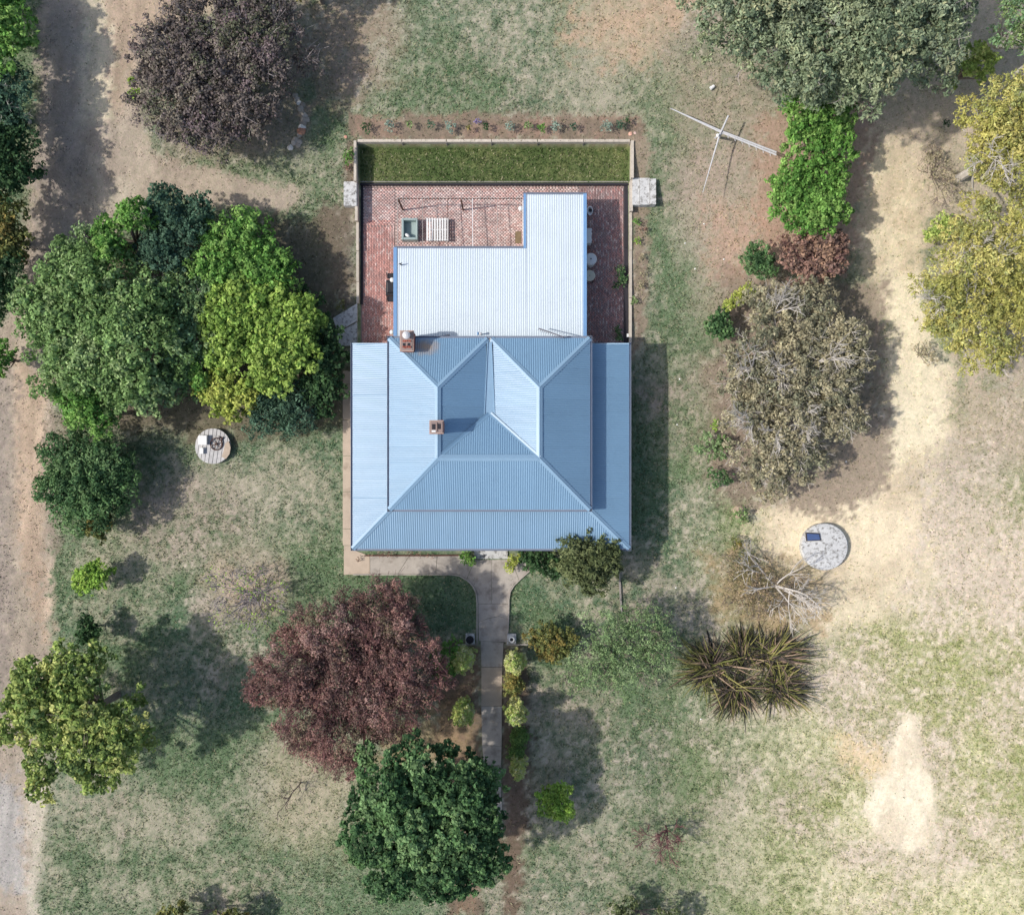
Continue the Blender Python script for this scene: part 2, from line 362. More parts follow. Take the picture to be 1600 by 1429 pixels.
    paint([(600,1130),(720,1110),(740,1180),(600,1220)], (172,146,116), 14, 30, .6, .1, mott=.42)
    paint([(420,1150),(560,1170),(560,1340),(400,1330)], (176,162,138), 24, 40, .4, .2, mott=.42)
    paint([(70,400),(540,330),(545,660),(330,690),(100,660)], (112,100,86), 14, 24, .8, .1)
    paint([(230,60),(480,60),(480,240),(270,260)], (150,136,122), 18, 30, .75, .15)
    paint([(320,880),(440,880),(440,960),(340,970)], (180,160,144), 18, 40, .7, .15, mott=.42)
    paint([(1100,310),(1200,340),(1200,420),(1110,420)], (196,158,140), 20, 40, .5, .1, mott=.5)
    # lawn inside the retaining wall
    w = ((px > 558) & (px < 988) & (py > 224) & (py < 288)).astype(float)
    lush = lin((80,94,58))[None]*(1-s[:,None]*0.7) + lin((132,130,92))[None]*(s[:,None]*0.7)
    c = c*(1-w[:,None]) + lush*w[:,None]; grass = grass*(1-w) + w
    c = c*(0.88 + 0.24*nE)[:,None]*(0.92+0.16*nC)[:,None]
    return np.clip(c, 0.01, 0.9), grass
def axis(lo, hi, st, far):
    a = list(np.arange(lo, hi, st)); s = st; x = a[-1]; out = []
    while x < far: s *= 1.25; x += s; out.append(x)
    s = st; x = lo; pre = []
    while x > -far: s *= 1.25; x -= s; pre.append(x)
    return np.array(pre[::-1] + a + out)
xs = axis(-38, 38, 0.15, 320); ys = axis(-34, 34, 0.15, 320)
GX, GY = np.meshgrid(xs, ys); gx = GX.ravel(); gy = GY.ravel(); gz = gh(gx, gy)
kk = PPM*H/(H-gz); gpx = CX + gx*kk; gpy = CY - gy*kk
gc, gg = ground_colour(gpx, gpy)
outside = (gpx > 556) & (gpx < 990) & (gpy > 220) & (gpy < 900)
gz = gz + np.where(outside, 0, 0.05*(fbm(gpx, gpy, 14, 81, 3)-0.5)*2)
nx, ny = len(xs), len(ys)
idx = np.arange(nx*ny).reshape(ny, nx)
Fq = np.stack([idx[:-1,:-1], idx[:-1,1:], idx[1:,1:], idx[1:,:-1]], -1).reshape(-1, 4)
me = fast_mesh('ground', np.stack([gx, gy, gz], 1), Fq, smooth=True)
a = me.attributes.new('cover', 'FLOAT_COLOR', 'POINT'); t4 = np.ones((len(gx), 4), np.float32); t4[:, :3] = gc; t4[:, 3] = gg; a.data.foreach_set('color', t4.ravel())
gm = bpy.data.materials.new('ground_cover'); gm.use_nodes = True; t = gm.node_tree; N = t.nodes; L = t.links; b = N['Principled BSDF']
b.inputs['Roughness'].default_value = 0.95; b.inputs['Specular IOR Level'].default_value = 0.1
at = N.new('ShaderNodeAttribute'); at.attribute_name = 'cover'; ge = N.new('ShaderNodeNewGeometry')
def gn(scale, det, rough=0.6):
    n = N.new('ShaderNodeTexNoise'); n.inputs['Scale'].default_value = scale; n.inputs['Detail'].default_value = det; n.inputs['Roughness'].default_value = rough
    L.new(ge.outputs['Position'], n.inputs['Vector']); return n
n1 = gn(7, 5, 0.7); n2 = gn(24, 4, 0.7)
ad = N.new('ShaderNodeMath'); ad.operation = 'ADD'; L.new(n1.outputs[0], ad.inputs[0]); L.new(n2.outputs[0], ad.inputs[1])
lo = N.new('ShaderNodeMapRange'); lo.inputs[1].default_value = 0; lo.inputs[2].default_value = 1; lo.inputs[3].default_value = 0.86; lo.inputs[4].default_value = 0.62; L.new(at.outputs['Alpha'], lo.inputs[0])
hi = N.new('ShaderNodeMapRange'); hi.inputs[3].default_value = 1.14; hi.inputs[4].default_value = 1.38; L.new(at.outputs['Alpha'], hi.inputs[0])
mr = N.new('ShaderNodeMapRange'); mr.inputs[1].default_value = 0.72; mr.inputs[2].default_value = 1.28; L.new(ad.outputs[0], mr.inputs[0]); L.new(lo.outputs[0], mr.inputs[3]); L.new(hi.outputs[0], mr.inputs[4])
sc_ = N.new('ShaderNodeVectorMath'); sc_.operation = 'SCALE'; L.new(at.outputs['Color'], sc_.inputs[0]); L.new(mr.outputs[0], sc_.inputs['Scale'])
n3 = gn(4.2, 9, 0.82); r3 = N.new('ShaderNodeMapRange'); r3.inputs[1].default_value = .40; r3.inputs[2].default_value = .60; L.new(n3.outputs[0], r3.inputs[0])
g1 = N.new('ShaderNodeVectorMath'); g1.operation = 'MULTIPLY'; L.new(sc_.outputs[0], g1.inputs[0]); g1.inputs[1].default_value = (.66, .82, .62)
g2_ = N.new('ShaderNodeVectorMath'); g2_.operation = 'MULTIPLY'; L.new(sc_.outputs[0], g2_.inputs[0]); g2_.inputs[1].default_value = (1.28, 1.20, 1.24)
gm2 = N.new('ShaderNodeMix'); gm2.data_type = 'RGBA'; L.new(r3.outputs[0], gm2.inputs[0]); L.new(g1.outputs[0], gm2.inputs[6]); L.new(g2_.outputs[0], gm2.inputs[7])
gm3 = N.new('ShaderNodeMix'); gm3.data_type = 'RGBA'; fac = N.new('ShaderNodeMapRange'); fac.inputs[3].default_value = .35; fac.inputs[4].default_value = 1.0; L.new(at.outputs['Alpha'], fac.inputs[0]); L.new(fac.outputs[0], gm3.inputs[0])
L.new(sc_.outputs[0], gm3.inputs[6]); L.new(gm2.outputs[2], gm3.inputs[7]); L.new(gm3.outputs[2], b.inputs['Base Color'])
bp = N.new('ShaderNodeBump'); bp.inputs['Strength'].default_value = 0.5; bp.inputs['Distance'].default_value = 0.06; L.new(ad.outputs[0], bp.inputs['Height']); L.new(bp.outputs[0], b.inputs['Normal'])
me.materials.append(gm); link_mesh('ground', me)['kind'] = 'structure'

# grass blades, dry straw and leaf litter standing on the sheet
def scatter(name, n, seed, keep, size, flat, colf, label, matl, box=(-40, 1640, -40, 1470)):
    R = np.random.RandomState(seed)
    px = R.uniform(box[0], box[1], n); py = R.uniform(box[2], box[3], n)
    x = (px-CX)/PPM; y = (CY-py)/PPM; z = gh(x, y); k = PPM*H/(H-z); px = CX+x*k; py = CY-y*k
    c, g = ground_colour(px, py)
    bad = (px > 559) & (px < 986) & (py > 284) & (py < 862)
    bad |= (px > 534) & (px < 986) & (py > 528) & (py < 862)
    bad |= (px > 536) & (px < 745) & (py > 855) & (py < 897) | (px > 720) & (px < 825) & (py > 855) & (py < 900) | (px > 742) & (px < 796) & (py > 890) & (py < 1300)
    bad |= (np.hypot(px-335, py-697) < 30) | (np.hypot(px-1285, py-852) < 39)
    m = (R.rand(n) < keep(g)) & ~bad; x, y, z, c = x[m], y[m], z[m], c[m]; n = len(x)
    s = R.uniform(*size, n); a = R.uniform(0, 2*np.pi, n); t_ = R.uniform(*flat, n)
    dx, dy = np.cos(a), np.sin(a); w = s*0.28
    tipx = x+dx*s*np.cos(t_); tipy = y+dy*s*np.cos(t_); tipz = z+s*np.sin(t_)
    V = np.empty((n, 3, 3)); V[:,0] = np.stack([x-dy*w, y+dx*w, z], 1); V[:,1] = np.stack([x+dy*w, y-dx*w, z], 1); V[:,2] = np.stack([tipx, tipy, tipz+0.01], 1)
    V[:,:2,2] -= 0.01
    F = np.arange(n*3).reshape(n, 3)
    me = fast_mesh(name, V.reshape(-1, 3), F, tint=np.clip(colf(c, R, n), 0, 0.9), mat=matl)
    o = link_mesh(name, me); tag(o, label, 'ground cover', kind='stuff'); return o
scatter('grass', 520000, 3, lambda g: np.clip(g*1.1+0.02, 0, 1), (0.07, 0.19), (0.3, 1.0), lambda c, R, n: np.where(R.rand(n,1) < .14, lin((166,162,130))[None]*R.uniform(.7,1.2,(n,1)), c*R.uniform(0.5, 1.5, (n, 1))*np.array([0.96, 1.05, 0.88])),
        'short patchy lawn grass growing round the house', M['leaf'])
scatter('dry_straw', 110000, 4, lambda g: np.clip(0.9-g, 0, 0.55), (0.05, 0.14), (0.05, 0.4), lambda c, R, n: c*R.uniform(0.5, 1.35, (n, 1)),
        'dry straw and twigs scattered over the bare soil', M['litter'])

def pebbles(n, seed):
    R = np.random.RandomState(seed); px = R.uniform(-20, 340, n); py = R.uniform(-30, 1450, n); x = (px-CX)/PPM; y = (CY-py)/PPM; z = gh(x, y)
    c, g = ground_colour(px, py); m = (g < .12) & (R.rand(n) < sst(.3,.6,fbm(px, py, 40, 97, 2))*.9+.1); x, y, z, c = x[m], y[m], z[m], c[m]; n = len(x)
    s = R.uniform(.02, .075, n)**1.0; a_ = R.uniform(0, 6.28, n); V = np.empty((n,5,3))
    for k in range(4): V[:,k] = np.stack([x+s*np.cos(a_+k*1.57)*R.uniform(.6,1.1,n), y+s*np.sin(a_+k*1.57)*R.uniform(.6,1.1,n), z-.01], 1)
    V[:,4] = np.stack([x, y, z+s*.8], 1); F = np.array([[0,1,4],[1,2,4],[2,3,4],[3,0,4]])[None]+(np.arange(n)*5)[:,None,None]
    o = link_mesh('gravel', fast_mesh('gravel', V.reshape(-1,3), F.reshape(-1,3), tint=np.repeat(np.clip(c*R.uniform(.45,1.45,(n,1)),0,.85), 4, 0), mat=M['litter'])); tag(o, 'loose gravel lying on the dirt drive', 'gravel', kind='stuff')
pebbles(26000, 9)

# ------------------------------------------------------------------ house
house = thing('house', P(766, 690, 0), 'pale blue corrugated iron roofed homestead with wraparound verandah and white roofed rear wing', 'house')
ZV0, ZV1, ZE, ZR = 3.05, 3.75, 4.55, 6.05
def corr(poly, udir, m, sheet=0.84, pitch=0.145, amp=0.012, name='roof_sheet', parent=house, lift=0.0):
    poly = [Vector(p) for p in poly]; u = Vector(udir).normalized(); n = Vector((0,0,0))
    for i in range(len(poly)): n += (poly[i]-poly[0]).cross(poly[(i+1) % len(poly)]-poly[0])
    n.normalize()
    if n.z < 0: n = -n
    u = (u - n*u.dot(n)).normalized(); v = n.cross(u); o = poly[0]
    q = [((p-o).dot(u), (p-o).dot(v)) for p in poly]
    u0 = min(a for a, _ in q); u1 = max(a for a, _ in q)
    def span(x):
        r = []
        for i in range(len(q)):
            (ax, ay), (bx, by) = q[i], q[(i+1) % len(q)]
            if (ax-x)*(bx-x) <= 0 and ax != bx: r.append(ay+(by-ay)*(x-ax)/(bx-ax))
        return (min(r), max(r)) if len(r) >= 2 else None
    nsh = max(1, round((u1-u0)/sheet)); w = (u1-u0)/nsh
    for k in range(nsh):
        a = u0+k*w; e = min(u1, a+w+pitch*0.35); st = pitch/6; c = int(math.ceil((e-a)/st)); mb = MB(); vs = []
        for j in range(c+1):
            x = min(e, a+j*st); xx = min(max(x, u0+1e-4), u1-1e-4); s = span(xx)
            if not s: continue
            wv = amp*math.sin(2*math.pi*(x-u0)/pitch) + (0.012*(1-(x-a)/w)) + lift
            for t_ in s: vs.append(o+u*x+v*t_+n*wv)
        nn = len(vs)//2
        if nn < 2: continue
        mb.add(vs, [(2*i, 2*i+2, 2*i+3, 2*i+1) for i in range(nn-1)])
        mb.build(name, m, parent, smooth=True)
def Q(px, py, z): return P(px, py, z)
# main hipped roof (horseshoe of ridges round a valley)
NW, NE, SE_, SW = (608,528), (922,528), (922,796), (608,796)
rNW, rNE, rSE, rSW = (684,605), (843,605), (843,715), (684,715)
e = lambda p, z=ZE: Q(*p, z); r_ = lambda p: Q(*p, ZR)
vt, vb = (765,531), (765,646)       # foot of the valley
ZVL = 4.6
corr([e(NW), e(SW), r_(rSW), r_(rNW)], (0,1,0), M['roof'], 1.05)
corr([e(NE), e(SE_), r_(rSE), r_(rNE)], (0,1,0), M['roof'], 1.05)
corr([e(SW), e(SE_), r_(rSE), r_(rSW)], (1,0,0), M['roof'], 1.2)
corr([e(NW), Q(764,528,ZE), r_(rNW)], (1,0,0), M['roof'], 1.2)
corr([Q(766,528,ZE), e(NE), r_(rNE)], (1,0,0), M['roof'], 1.2)
corr([Q(760,530,ZVL), Q(760,648,ZVL), r_(rSW), r_(rNW)], (0,1,0), M['roof'], 1.05)
corr([Q(770,530,ZVL), Q(770,648,ZVL), r_(rSE), r_(rNE)], (0,1,0), M['roof'], 1.05)
corr([Q(765,646,ZVL), r_(rSE), r_(rSW)], (1,0,0), M['roof'], 1.2)
# verandah roofs
corr([Q(551,538,ZV0), Q(551,857,ZV0), Q(610,797,ZV1), Q(610,538,ZV1)], (0,1,0), M['roof'], 1.15)
corr([Q(983,537,ZV0), Q(983,857,ZV0), Q(920,797,ZV1), Q(920,537,ZV1)], (0,1,0), M['roof'], 1.15)
corr([Q(551,857,ZV0), Q(983,857,ZV0), Q(920,795,ZV1), Q(610,795,ZV1)], (1,0,0), M['roof'], 1.2)
# rear wing, nearly flat, pale sheet
ZX0, ZX1, ZXM = 2.62, 3.35, 2.95
corr([Q(619,388,ZXM-.04), Q(822,388,ZXM-.04), Q(822,527,ZX1), Q(619,527,ZX1)], (1,0,0), M['extroof'], 0.76, pitch=0.155, amp=0.010)
corr([Q(822,304,ZX0), Q(912,304,ZX0), Q(912,527,ZX1), Q(822,527,ZX1)], (1,0,0), M['extroof'], 0.76, pitch=0.155, amp=0.010)
# flashings
def cap(a, b_, w=0.185, drop=0.07, m='cap', name='ridge_cap', lift=0.05):
    a = Vector(a); b_ = Vector(b_); d = (b_-a).normalized(); r = d.cross(Vector((0,0,1))).normalized()*w; z = Vector((0,0,lift)); q = Vector((0,0,drop))
    vs = [a-r-q+z, a-r*.25+z, a+Vector((0,0,.035))+z, a+r*.25+z, a+r-q+z]; vs += [v+(b_-a) for v in vs]
    MB().add(vs, [(i, i+1, i+6, i+5) for i in range(4)]).build(name, M[m], house)
for a_, c_ in ((e(NW), r_(rNW)), (Q(762,529,ZE), r_(rNW)), (Q(768,529,ZE), r_(rNE)), (e(NE), r_(rNE)), (e(SW), r_(rSW)), (e(SE_), r_(rSE))):
    cap(a_, c_)
for a_, c_ in ((rNW, rSW), (rSW, rSE), (rNE, rSE)): cap(r_(a_), r_(c_), 0.20, 0.08)
cap(Q(551,857,ZV0), Q(609,796,ZV1), 0.18, 0.05); cap(Q(983,857,ZV0), Q(921,796,ZV1), 0.18, 0.05)
for s_ in ((rSW, (764,646)), (rSE, (766,646))):            # valley trays
    a_ = Vector(r_(s_[0])); b_ = Vector(Q(*s_[1], ZVL)); d = (b_-a_).normalized(); r = d.cross(Vector((0,0,1))).normalized()*0.13; u = Vector((0,0,0.045))
    MB().add([a_-r+u*1.6, a_+u, a_+r+u*1.6, b_-r+u*1.6, b_+u, b_+r+u*1.6], [(0,1,4,3),(1,2,5,4)]).build('valley_gutter', M['roof'], house)
mb = MB(); mb.add([Q(762,534,ZVL+.03), Q(768,534,ZVL+.03), Q(773,647,ZVL+.05), Q(757,647,ZVL+.05)], [(0,1,2,3)])
for a_, c_ in (((762,534),(757,647)), ((768,534),(773,647))): mb.bar(Q(*a_, ZVL+.06), Q(*c_, ZVL+.08), .05, .06)
mb.build('valley_tray', M['cap'], house)
def gut(pts, m='gutter', w=0.12, h=0.11, name='gutter'):
    for a_, c_ in zip(pts[:-1], pts[1:]):
        a_ = Vector(a_); c_ = Vector(c_); d = (c_-a_).normalized()*0.06; r = d.cross(Vector((0,0,1))).normalized()
        mb = MB(); mb.bar(a_-d+Vector((0,0,-.10)), c_+d+Vector((0,0,-.10)), w, .02)
        for s in (-1, 1): mb.bar(a_-d+r*s*w/2+Vector((0,0,-.05)), c_+d+r*s*w/2+Vector((0,0,-.05)), .022, h)
        mb.build(name, M[m], house)
z = ZE-.0
gut([Q(606.5,526.5,z), Q(606.5,797.5,z), Q(923.5,797.5,z), Q(923.5,526.5,z), Q(606.5,526.5,z)])
gut([Q(549.5,537,ZV0), Q(549.5,858.5,ZV0), Q(984.5,858.5,ZV0), Q(984.5,536,ZV0)])
for px0, px1 in ((551,608), (921,983)):
    MB().bar(Q(px0,537,ZV0+.0), Q(px1,537,ZV1+.0), .08, .14).build('barge_flashing', M['cap'], house)
# blue barges of the rear wing
for pts in ([(617.5,387,ZXM-.04),(617.5,527,ZX1)], [(820,303.5,ZX0),(820,388,ZXM-.04)], [(914,303,ZX0),(914,527,ZX1)]):
    a_, c_ = (Q(*p) for p in pts); MB().bar(a_, c_, 0.23 if pts[0][0] != 820 else .17, 0.12).build('barge_board', M['bluetrim'], house)
gut([Q(617,386,ZXM-.02), Q(819,386,ZXM-.02)], w=.09); gut([Q(819,302,ZX0+.02), Q(916,302,ZX0+.02)], w=.09)
# walls, soffits, verandah
def W(px0, py0, px1, py1, ztop):
    a_ = P(px0, py0, 0); c_ = P(px1, py1, 0); return a_[0], a_[1], c_[0], c_[1], ztop
k0 = (H-ZE)/H; kx = (H-ZX0)/H
def wallbox(name, px0, py0, px1, py1, zt, k, m='wall', inset=0.0, z0=-0.1):
    x0, y0 = (px0-CX)/PPM*k+inset, (CY-py0)/PPM*k-inset; x1, y1 = (px1-CX)/PPM*k-inset, (CY-py1)/PPM*k+inset
    MB().box(x0, y1, z0, x1, y0, zt).build(name, M[m], house); return x0, y0, x1, y1
mx0, my0, mx1, my1 = wallbox('wall', 608, 528, 922, 796, ZE-.16, k0, inset=0.35)
MB().box((608-CX)/PPM*k0, (CY-796)/PPM*k0, ZE-.16, (922-CX)/PPM*k0, (CY-528)/PPM*k0, ZE-.06).build('soffit', M['wall'], house)
ex0, ey0, ex1, ey1 = wallbox('wall', 617, 388, 914, 527, ZX0-.05, kx, inset=0.12)
fx0, fy0, fx1, fy1 = (820-CX)/PPM*kx+.1, (CY-303)/PPM*kx-.12, (914-CX)/PPM*kx-.12, (CY-388)/PPM*kx
MB().box(fx0, fy1-.11, -.1, fx1, fy0, ZX0-.12).build('wall', M['wall'], house)
kv = (H-ZV0)/H; vx0, vx1 = (551-CX)/PPM*kv+.1, (983-CX)/PPM*kv-.1; vyt, vyb = (CY-537)/PPM*kv, (CY-857)/PPM*kv+.1
mb = MB(); mb.box(vx0, vyb, -.35, mx0-.01, vyt, .16); mb.box(mx1+.01, vyb, -.35, vx1, vyt, .16); mb.box(mx0-.01, vyb, -.35, mx1+.01, my1-.01, .16)
mb.build('verandah_floor', M['concwarm'], house)
posts = [(vx0+.1, vyb+.1+i*(vyt-vyb-.3)/5) for i in range(6)] + [(vx1-.1, vyb+.1+i*(vyt-vyb-.3)/5) for i in range(6)] + [(vx0+.1+i*(vx1-vx0-.2)/7, vyb+.1) for i in range(1, 7)]
for x, y in posts:
    mb = MB(); mb.box(x-.055, y-.055, .16, x+.055, y+.055, ZV0-.14); mb.box(x-.08, y-.08, .16, x+.08, y+.08, .3); mb.box(x-.08, y-.08, ZV0-.32, x+.08, y+.08, ZV0-.24); mb.build('verandah_post', M['white'], house)
def window(x, y, side, w=1.0, zc=1.75, h=1.5):
    mb = MB(); gl = MB(); t_ = 0.04
    if side in 'NS':
        s = 1 if side == 'N' else -1
        for a0, b0, c0, d0 in ((x-w/2-.06, zc-h/2-.06, x+w/2+.06, zc-h/2), (x-w/2-.06, zc+h/2, x+w/2+.06, zc+h/2+.06), (x-w/2-.06, zc-h/2, x-w/2, zc+h/2), (x+w/2, zc-h/2, x+w/2+.06, zc+h/2), (x-w/2, zc-.02, x+w/2, zc+.02)):
            mb.box(a0, y, b0, c0, y+s*t_, d0)
        gl.box(x-w/2, y, zc-h/2, x+w/2, y+s*.015, zc+h/2)
    else:
        s = 1 if side == 'E' else -1
        for a0, b0, c0, d0 in ((y-w/2-.06, zc-h/2-.06, y+w/2+.06, zc-h/2), (y-w/2-.06, zc+h/2, y+w/2+.06, zc+h/2+.06), (y-w/2-.06, zc-h/2, y-w/2, zc+h/2), (y+w/2, zc-h/2, y+w/2+.06, zc+h/2), (y-w/2, zc-.02, y+w/2, zc+.02)):
            mb.box(x, a0, b0, x+s*t_, c0, d0)
        gl.box(x, y-w/2, zc-h/2, x+s*.015, y+w/2, zc+h/2)
    f = mb.build('window', M['white'], house); gl.build('pane', M['glass'], f)
for f in (.15, .35, .65, .85): window(mx0+(mx1-mx0)*f, my1, 'S')
for f in (.2, .5, .8): window(mx0, my1+(my0-my1)*f, 'W'); window(mx1, my1+(my0-my1)*f, 'E')
window(ex0, ey1+2.8, 'W', 1.4, 1.6, 1.0); window(fx1, fy0-1.6, 'E', .9, 1.7, .8); window(ex1, ey1+1.6, 'E', .9, 1.7, .8); window(ex0+3, ey0, 'N', 1.8, 1.4, 1.2)
def door(x, y, side, m='browntimber'):
    s = {'S': -1, 'N': 1}[side]; mb = MB(); mb.box(x-.45, y, .16, x+.45, y+s*.05, 2.2); d = mb.build('door', M[m], house); MB().box(x+.34, y+s*.05, 1.1, x+.39, y+s*.11, 1.15).build('handle', M['steel'], d)
door((mx0+mx1)/2, my1, 'S'); door(ex0+6.6, ey0, 'N', 'white')
# chimneys
def chimney(px, py, ztop, w, l, cowl, pots):
    x, y, _ = P(px, py, ztop); rnd = random.Random(int(px)); mb = MB(); zb = ZE-.3; nz = int((ztop-zb)/.09)
    for i in range(nz):
        z0 = zb+i*.09; out = 0.0 + (0.05 if i >= nz-3 else 0)
        hw, hl = w/2+out, l/2+out; mb.box(x-hw+.012, y-hl+.012, z0, x+hw-.012, y+hl-.012, z0+.09, lin((170,150,138)))
        for s in (-1, 1):
            off = (i % 2)*.11; q = -hw+.0
            while q < hw-.02:
                q2 = min(q+.22-(.11 if q == -hw and i % 2 else 0), hw); c = lin((rnd.randint(140,176), rnd.randint(88,112), rnd.randint(78,98)))
                mb.box(x+q, y+s*(hl-.10), z0+.004, x+q2-.012, y+s*hl, z0+.086, c); q = q2
            q = -hl+.11
            while q < hl-.12:
                q2 = min(q+.22, hl-.11); c = lin((rnd.randint(140,176), rnd.randint(88,112), rnd.randint(78,98)))
                mb.box(x+s*(hw-.10), y+q, z0+.004, x+s*hw, y+q2-.012, z0+.086, c); q = q2
    c = mb.build('chimney', M['brickplain'], house)
    for dx, dy, a_, b_ in pots: MB().box(x+dx-a_, y+dy-b_, ztop-.05, x+dx+a_, y+dy+b_, ztop+.012).build('flue_opening', M['black'], c)
    MB().box(x-w/2+.02, y-l/2+.02, ztop-.02, x+w/2-.02, y+l/2-.02, ztop+.004).build('mortar_top', M['mortar'], c)
    return c, x, y
c1, x1, y1 = chimney(635.5, 532.5, 5.9, .80, 1.25, True, ((-.16,-.28,.09,.14), (.14,-.28,.09,.14)))
mb = MB(); mb.lathe((x1+.02, y1+.32, 5.9), [(.12,0),(.12,.35)], 14); mb.lathe((x1+.02, y1+.32, 6.25), [(.25,0),(.25,.08),(.14,.16),(.02,.20)], 18); mb.build('chimney_cowl', M['steel'], c1, smooth=False)
rb = random.Random(2)
mb = MB()
for i in range(5): mb.box(x1-.26+i*.11, y1-.5+rb.random()*.06, 5.9, x1-.18+i*.11, y1-.33, 5.95+.05*rb.random(), lin((150,84,70)))
for i in range(5): mb.box(x1-.26+i*.11, y1-.1+rb.random()*.06, 5.9, x1-.18+i*.11, y1+.04, 5.95+.05*rb.random(), lin((160,90,74)))
mb.build('loose_brick_cap', M['brickplain'], c1)
c2, x2, y2 = chimney(682, 667, 7.1, .80, .76, False, ((-.17,.02,.11,.17), (.17,.04,.11,.17)))
MB().box(x2-.3, y2-.32, 7.1, x2-.05, y2-.2, 7.14).build('chimney_patch', M['white'], c2)
MB().box(x2+.02, y2-.3, 7.1, x2+.05, y2+.28, 7.16).build('flue_divider', M['mortar'], c2)
# aerials, vents and lamps fixed to the house
mb = MB(); a_, c_ = Vector(Q(842,513,4.1)), Vector(Q(881,526.5,5.0)); mb.tube([a_, c_], .035, 5); d = (c_-a_).normalized(); r = d.cross(Vector((0,0,1))).normalized()
for i in range(12): p = a_+(c_-a_)*(i/12); mb.tube([p-Vector((0,0,.02))-r*.02, p+r*.16+Vector((0,0,-.05))], .014, 4)
mb.tube([c_, c_-Vector((0,0,.9))], .03, 5); mb.build('tv_aerial', M['fascia'], house)
mb = MB(); a_, c_ = Vector(Q(672,527.5,3.9)), Vector(Q(702,523.5,3.75)); mb.tube([a_, c_], [.03, .05], 5); mb.tube([c_, c_-Vector((0,0,.4))], .03, 5); mb.build('aerial_boom', M['fascia'], house)
x, y, z = Q(751,522,3.5); mb = MB(); mb.tube([(x,y,3.2),(x,y,3.8)], .05, 8); mb.lathe((x,y,3.8), [(.09,0),(.09,.06),(.03,.1)], 10); mb.build('vent_pipe', M['steel'], house)
mb = MB(); x, y, z = Q(747,521,3.4); mb.box(x-.06,y-.1,3.2,x+.02,y+.1,3.4); mb.build('vent_flashing', M['bluetrim'], house)
x, y, z = Q(626.5,413.5,3.1); mb = MB(); mb.tube([(x,y,2.9),(x,y,3.35)], .045, 7); mb.tube([(x-.12,y-.02,3.32),(x+.1,y+.05,3.38)], .03, 5); mb.build('stink_pipe', M['black'], house)
for px, py in ((813.5,326), (613,437.5), (612.5,519)):
    x, y, z = P(px, py, 2.3); mb = MB(); mb.lathe((x,y,2.2), [(.04,0),(.12,.04),(.165,.14),(.14,.25),(.05,.31)], 16); l = mb.build('globe_lamp', M['white'], house, smooth=True)
    MB().bar((x,y,2.2), (x+.35,y,2.15), .04, .04).build('lamp_bracket', M['steel'], l)
# front steps
MB().box(P(741,0,.1)[0], P(0,871,.1)[1], -.1, P(793,0,.1)[0], vyb-.02, .12).build('front_step', M['concpale'], house)
MB().box(P(733,0,.1)[0], P(0,872.5,.1)[1], -.1, P(799,0,.1)[0], P(0,870.2,.1)[1], .155).build('step_edge', M['concpale'], house)

# ------------------------------------------------------------------ brick patio
patio = tag(MB().box(XL+.05, YB-.1, -.04, XR-.05, YT-.02, .02).build('patio', M['mortar']), kind='structure')
RB = np.random.RandomState(8)
bx, by, hx, hy = [], [], [], []
Lb, Wb = .230, .115
def fill(px0, py0, px1, py1, horiz):
    x0, y1, _ = P(px0, py0, 0); x1, y0, _ = P(px1, py1, 0)
    a_, b_ = (Lb, Wb) if horiz else (Wb, Lb); i = 0
    if horiz:
        y = y0+b_/2
        while y < y1-b_*.4:
            x = x0+(a_/2 if i % 2 else 0)+a_*.5
            while x < x1-a_*.2: bx.append(x); by.append(y); hx.append(a_/2-.008); hy.append(b_/2-.008); x += a_
            y += b_; i += 1
    else:
        x = x0+a_/2
        while x < x1-a_*.4:
            y = y0+(b_/2 if i % 2 else 0)+b_*.5
            while y < y1-b_*.2: bx.append(x); by.append(y); hx.append(a_/2-.008); hy.append(b_/2-.008); y += b_
            x += a_; i += 1
fill(566,287,975,292.2,False)                     # soldier course along the retaining wall
fill(566,292.3,618,352,True); fill(566,352.2,618,542,False); fill(618,292.3,826,392,True); fill(826,292.3,906,308,True); fill(906,292.3,976,542,False)
bx, by, hx, hy = map(np.array, (bx, by, hx, hy))
bpx = CX+bx*PPM; bpyy = CY-by*PPM
n = len(bx); jz = RB.uniform(.028, .045, n); jx = RB.normal(0, .003, n)
c8 = np.array([[-1,-1,0],[1,-1,0],[1,1,0],[-1,1,0],[-1,-1,1],[1,-1,1],[1,1,1],[-1,1,1]], float)
V = c8[None]*np.stack([hx, hy, jz], 1)[:,None,:]; V[:,:,0] += (bx+jx)[:,None]; V[:,:,1] += by[:,None]
F = (np.array([[4,5,6,7],[0,1,5,4],[1,2,6,5],[2,3,7,6],[3,0,4,7]])[None] + (np.arange(n)*8)[:,None,None]).reshape(-1, 4)
red = lin((188,126,116)); pale = lin((204,182,176)); dk = lin((140,104,100)); grey = lin((134,124,124)); white = lin((218,208,202))
w1 = fbm(bpx, bpyy, 30, 91, 3)
pp = np.where(bpx < 618, np.where(bpyy < 345, .45, .12), np.where(bpx > 906, .15, .5)) + (w1-.5)*.8
u_ = RB.rand(n)[:,None]; cc = np.where(u_ < pp[:,None], pale, red)
u2 = RB.rand(n)[:,None]; cc = np.where(u2 < .12, white, cc); cc = np.where(u2 > np.where(bpx > 906, .45, .9)[:,None], np.where(RB.rand(n)[:,None] < .5, dk, grey), cc)
cc = cc*.36+.64*(cc.mean(0)*.0+np.where((bpx < 618)[:,None], np.where((bpyy < 345)[:,None], lin((206,182,176)), lin((200,156,148))), np.where((bpx > 906)[:,None], lin((166,136,134)), lin((204,182,176)))))
cc = cc*RB.uniform(.82, 1.15, (n, 1))
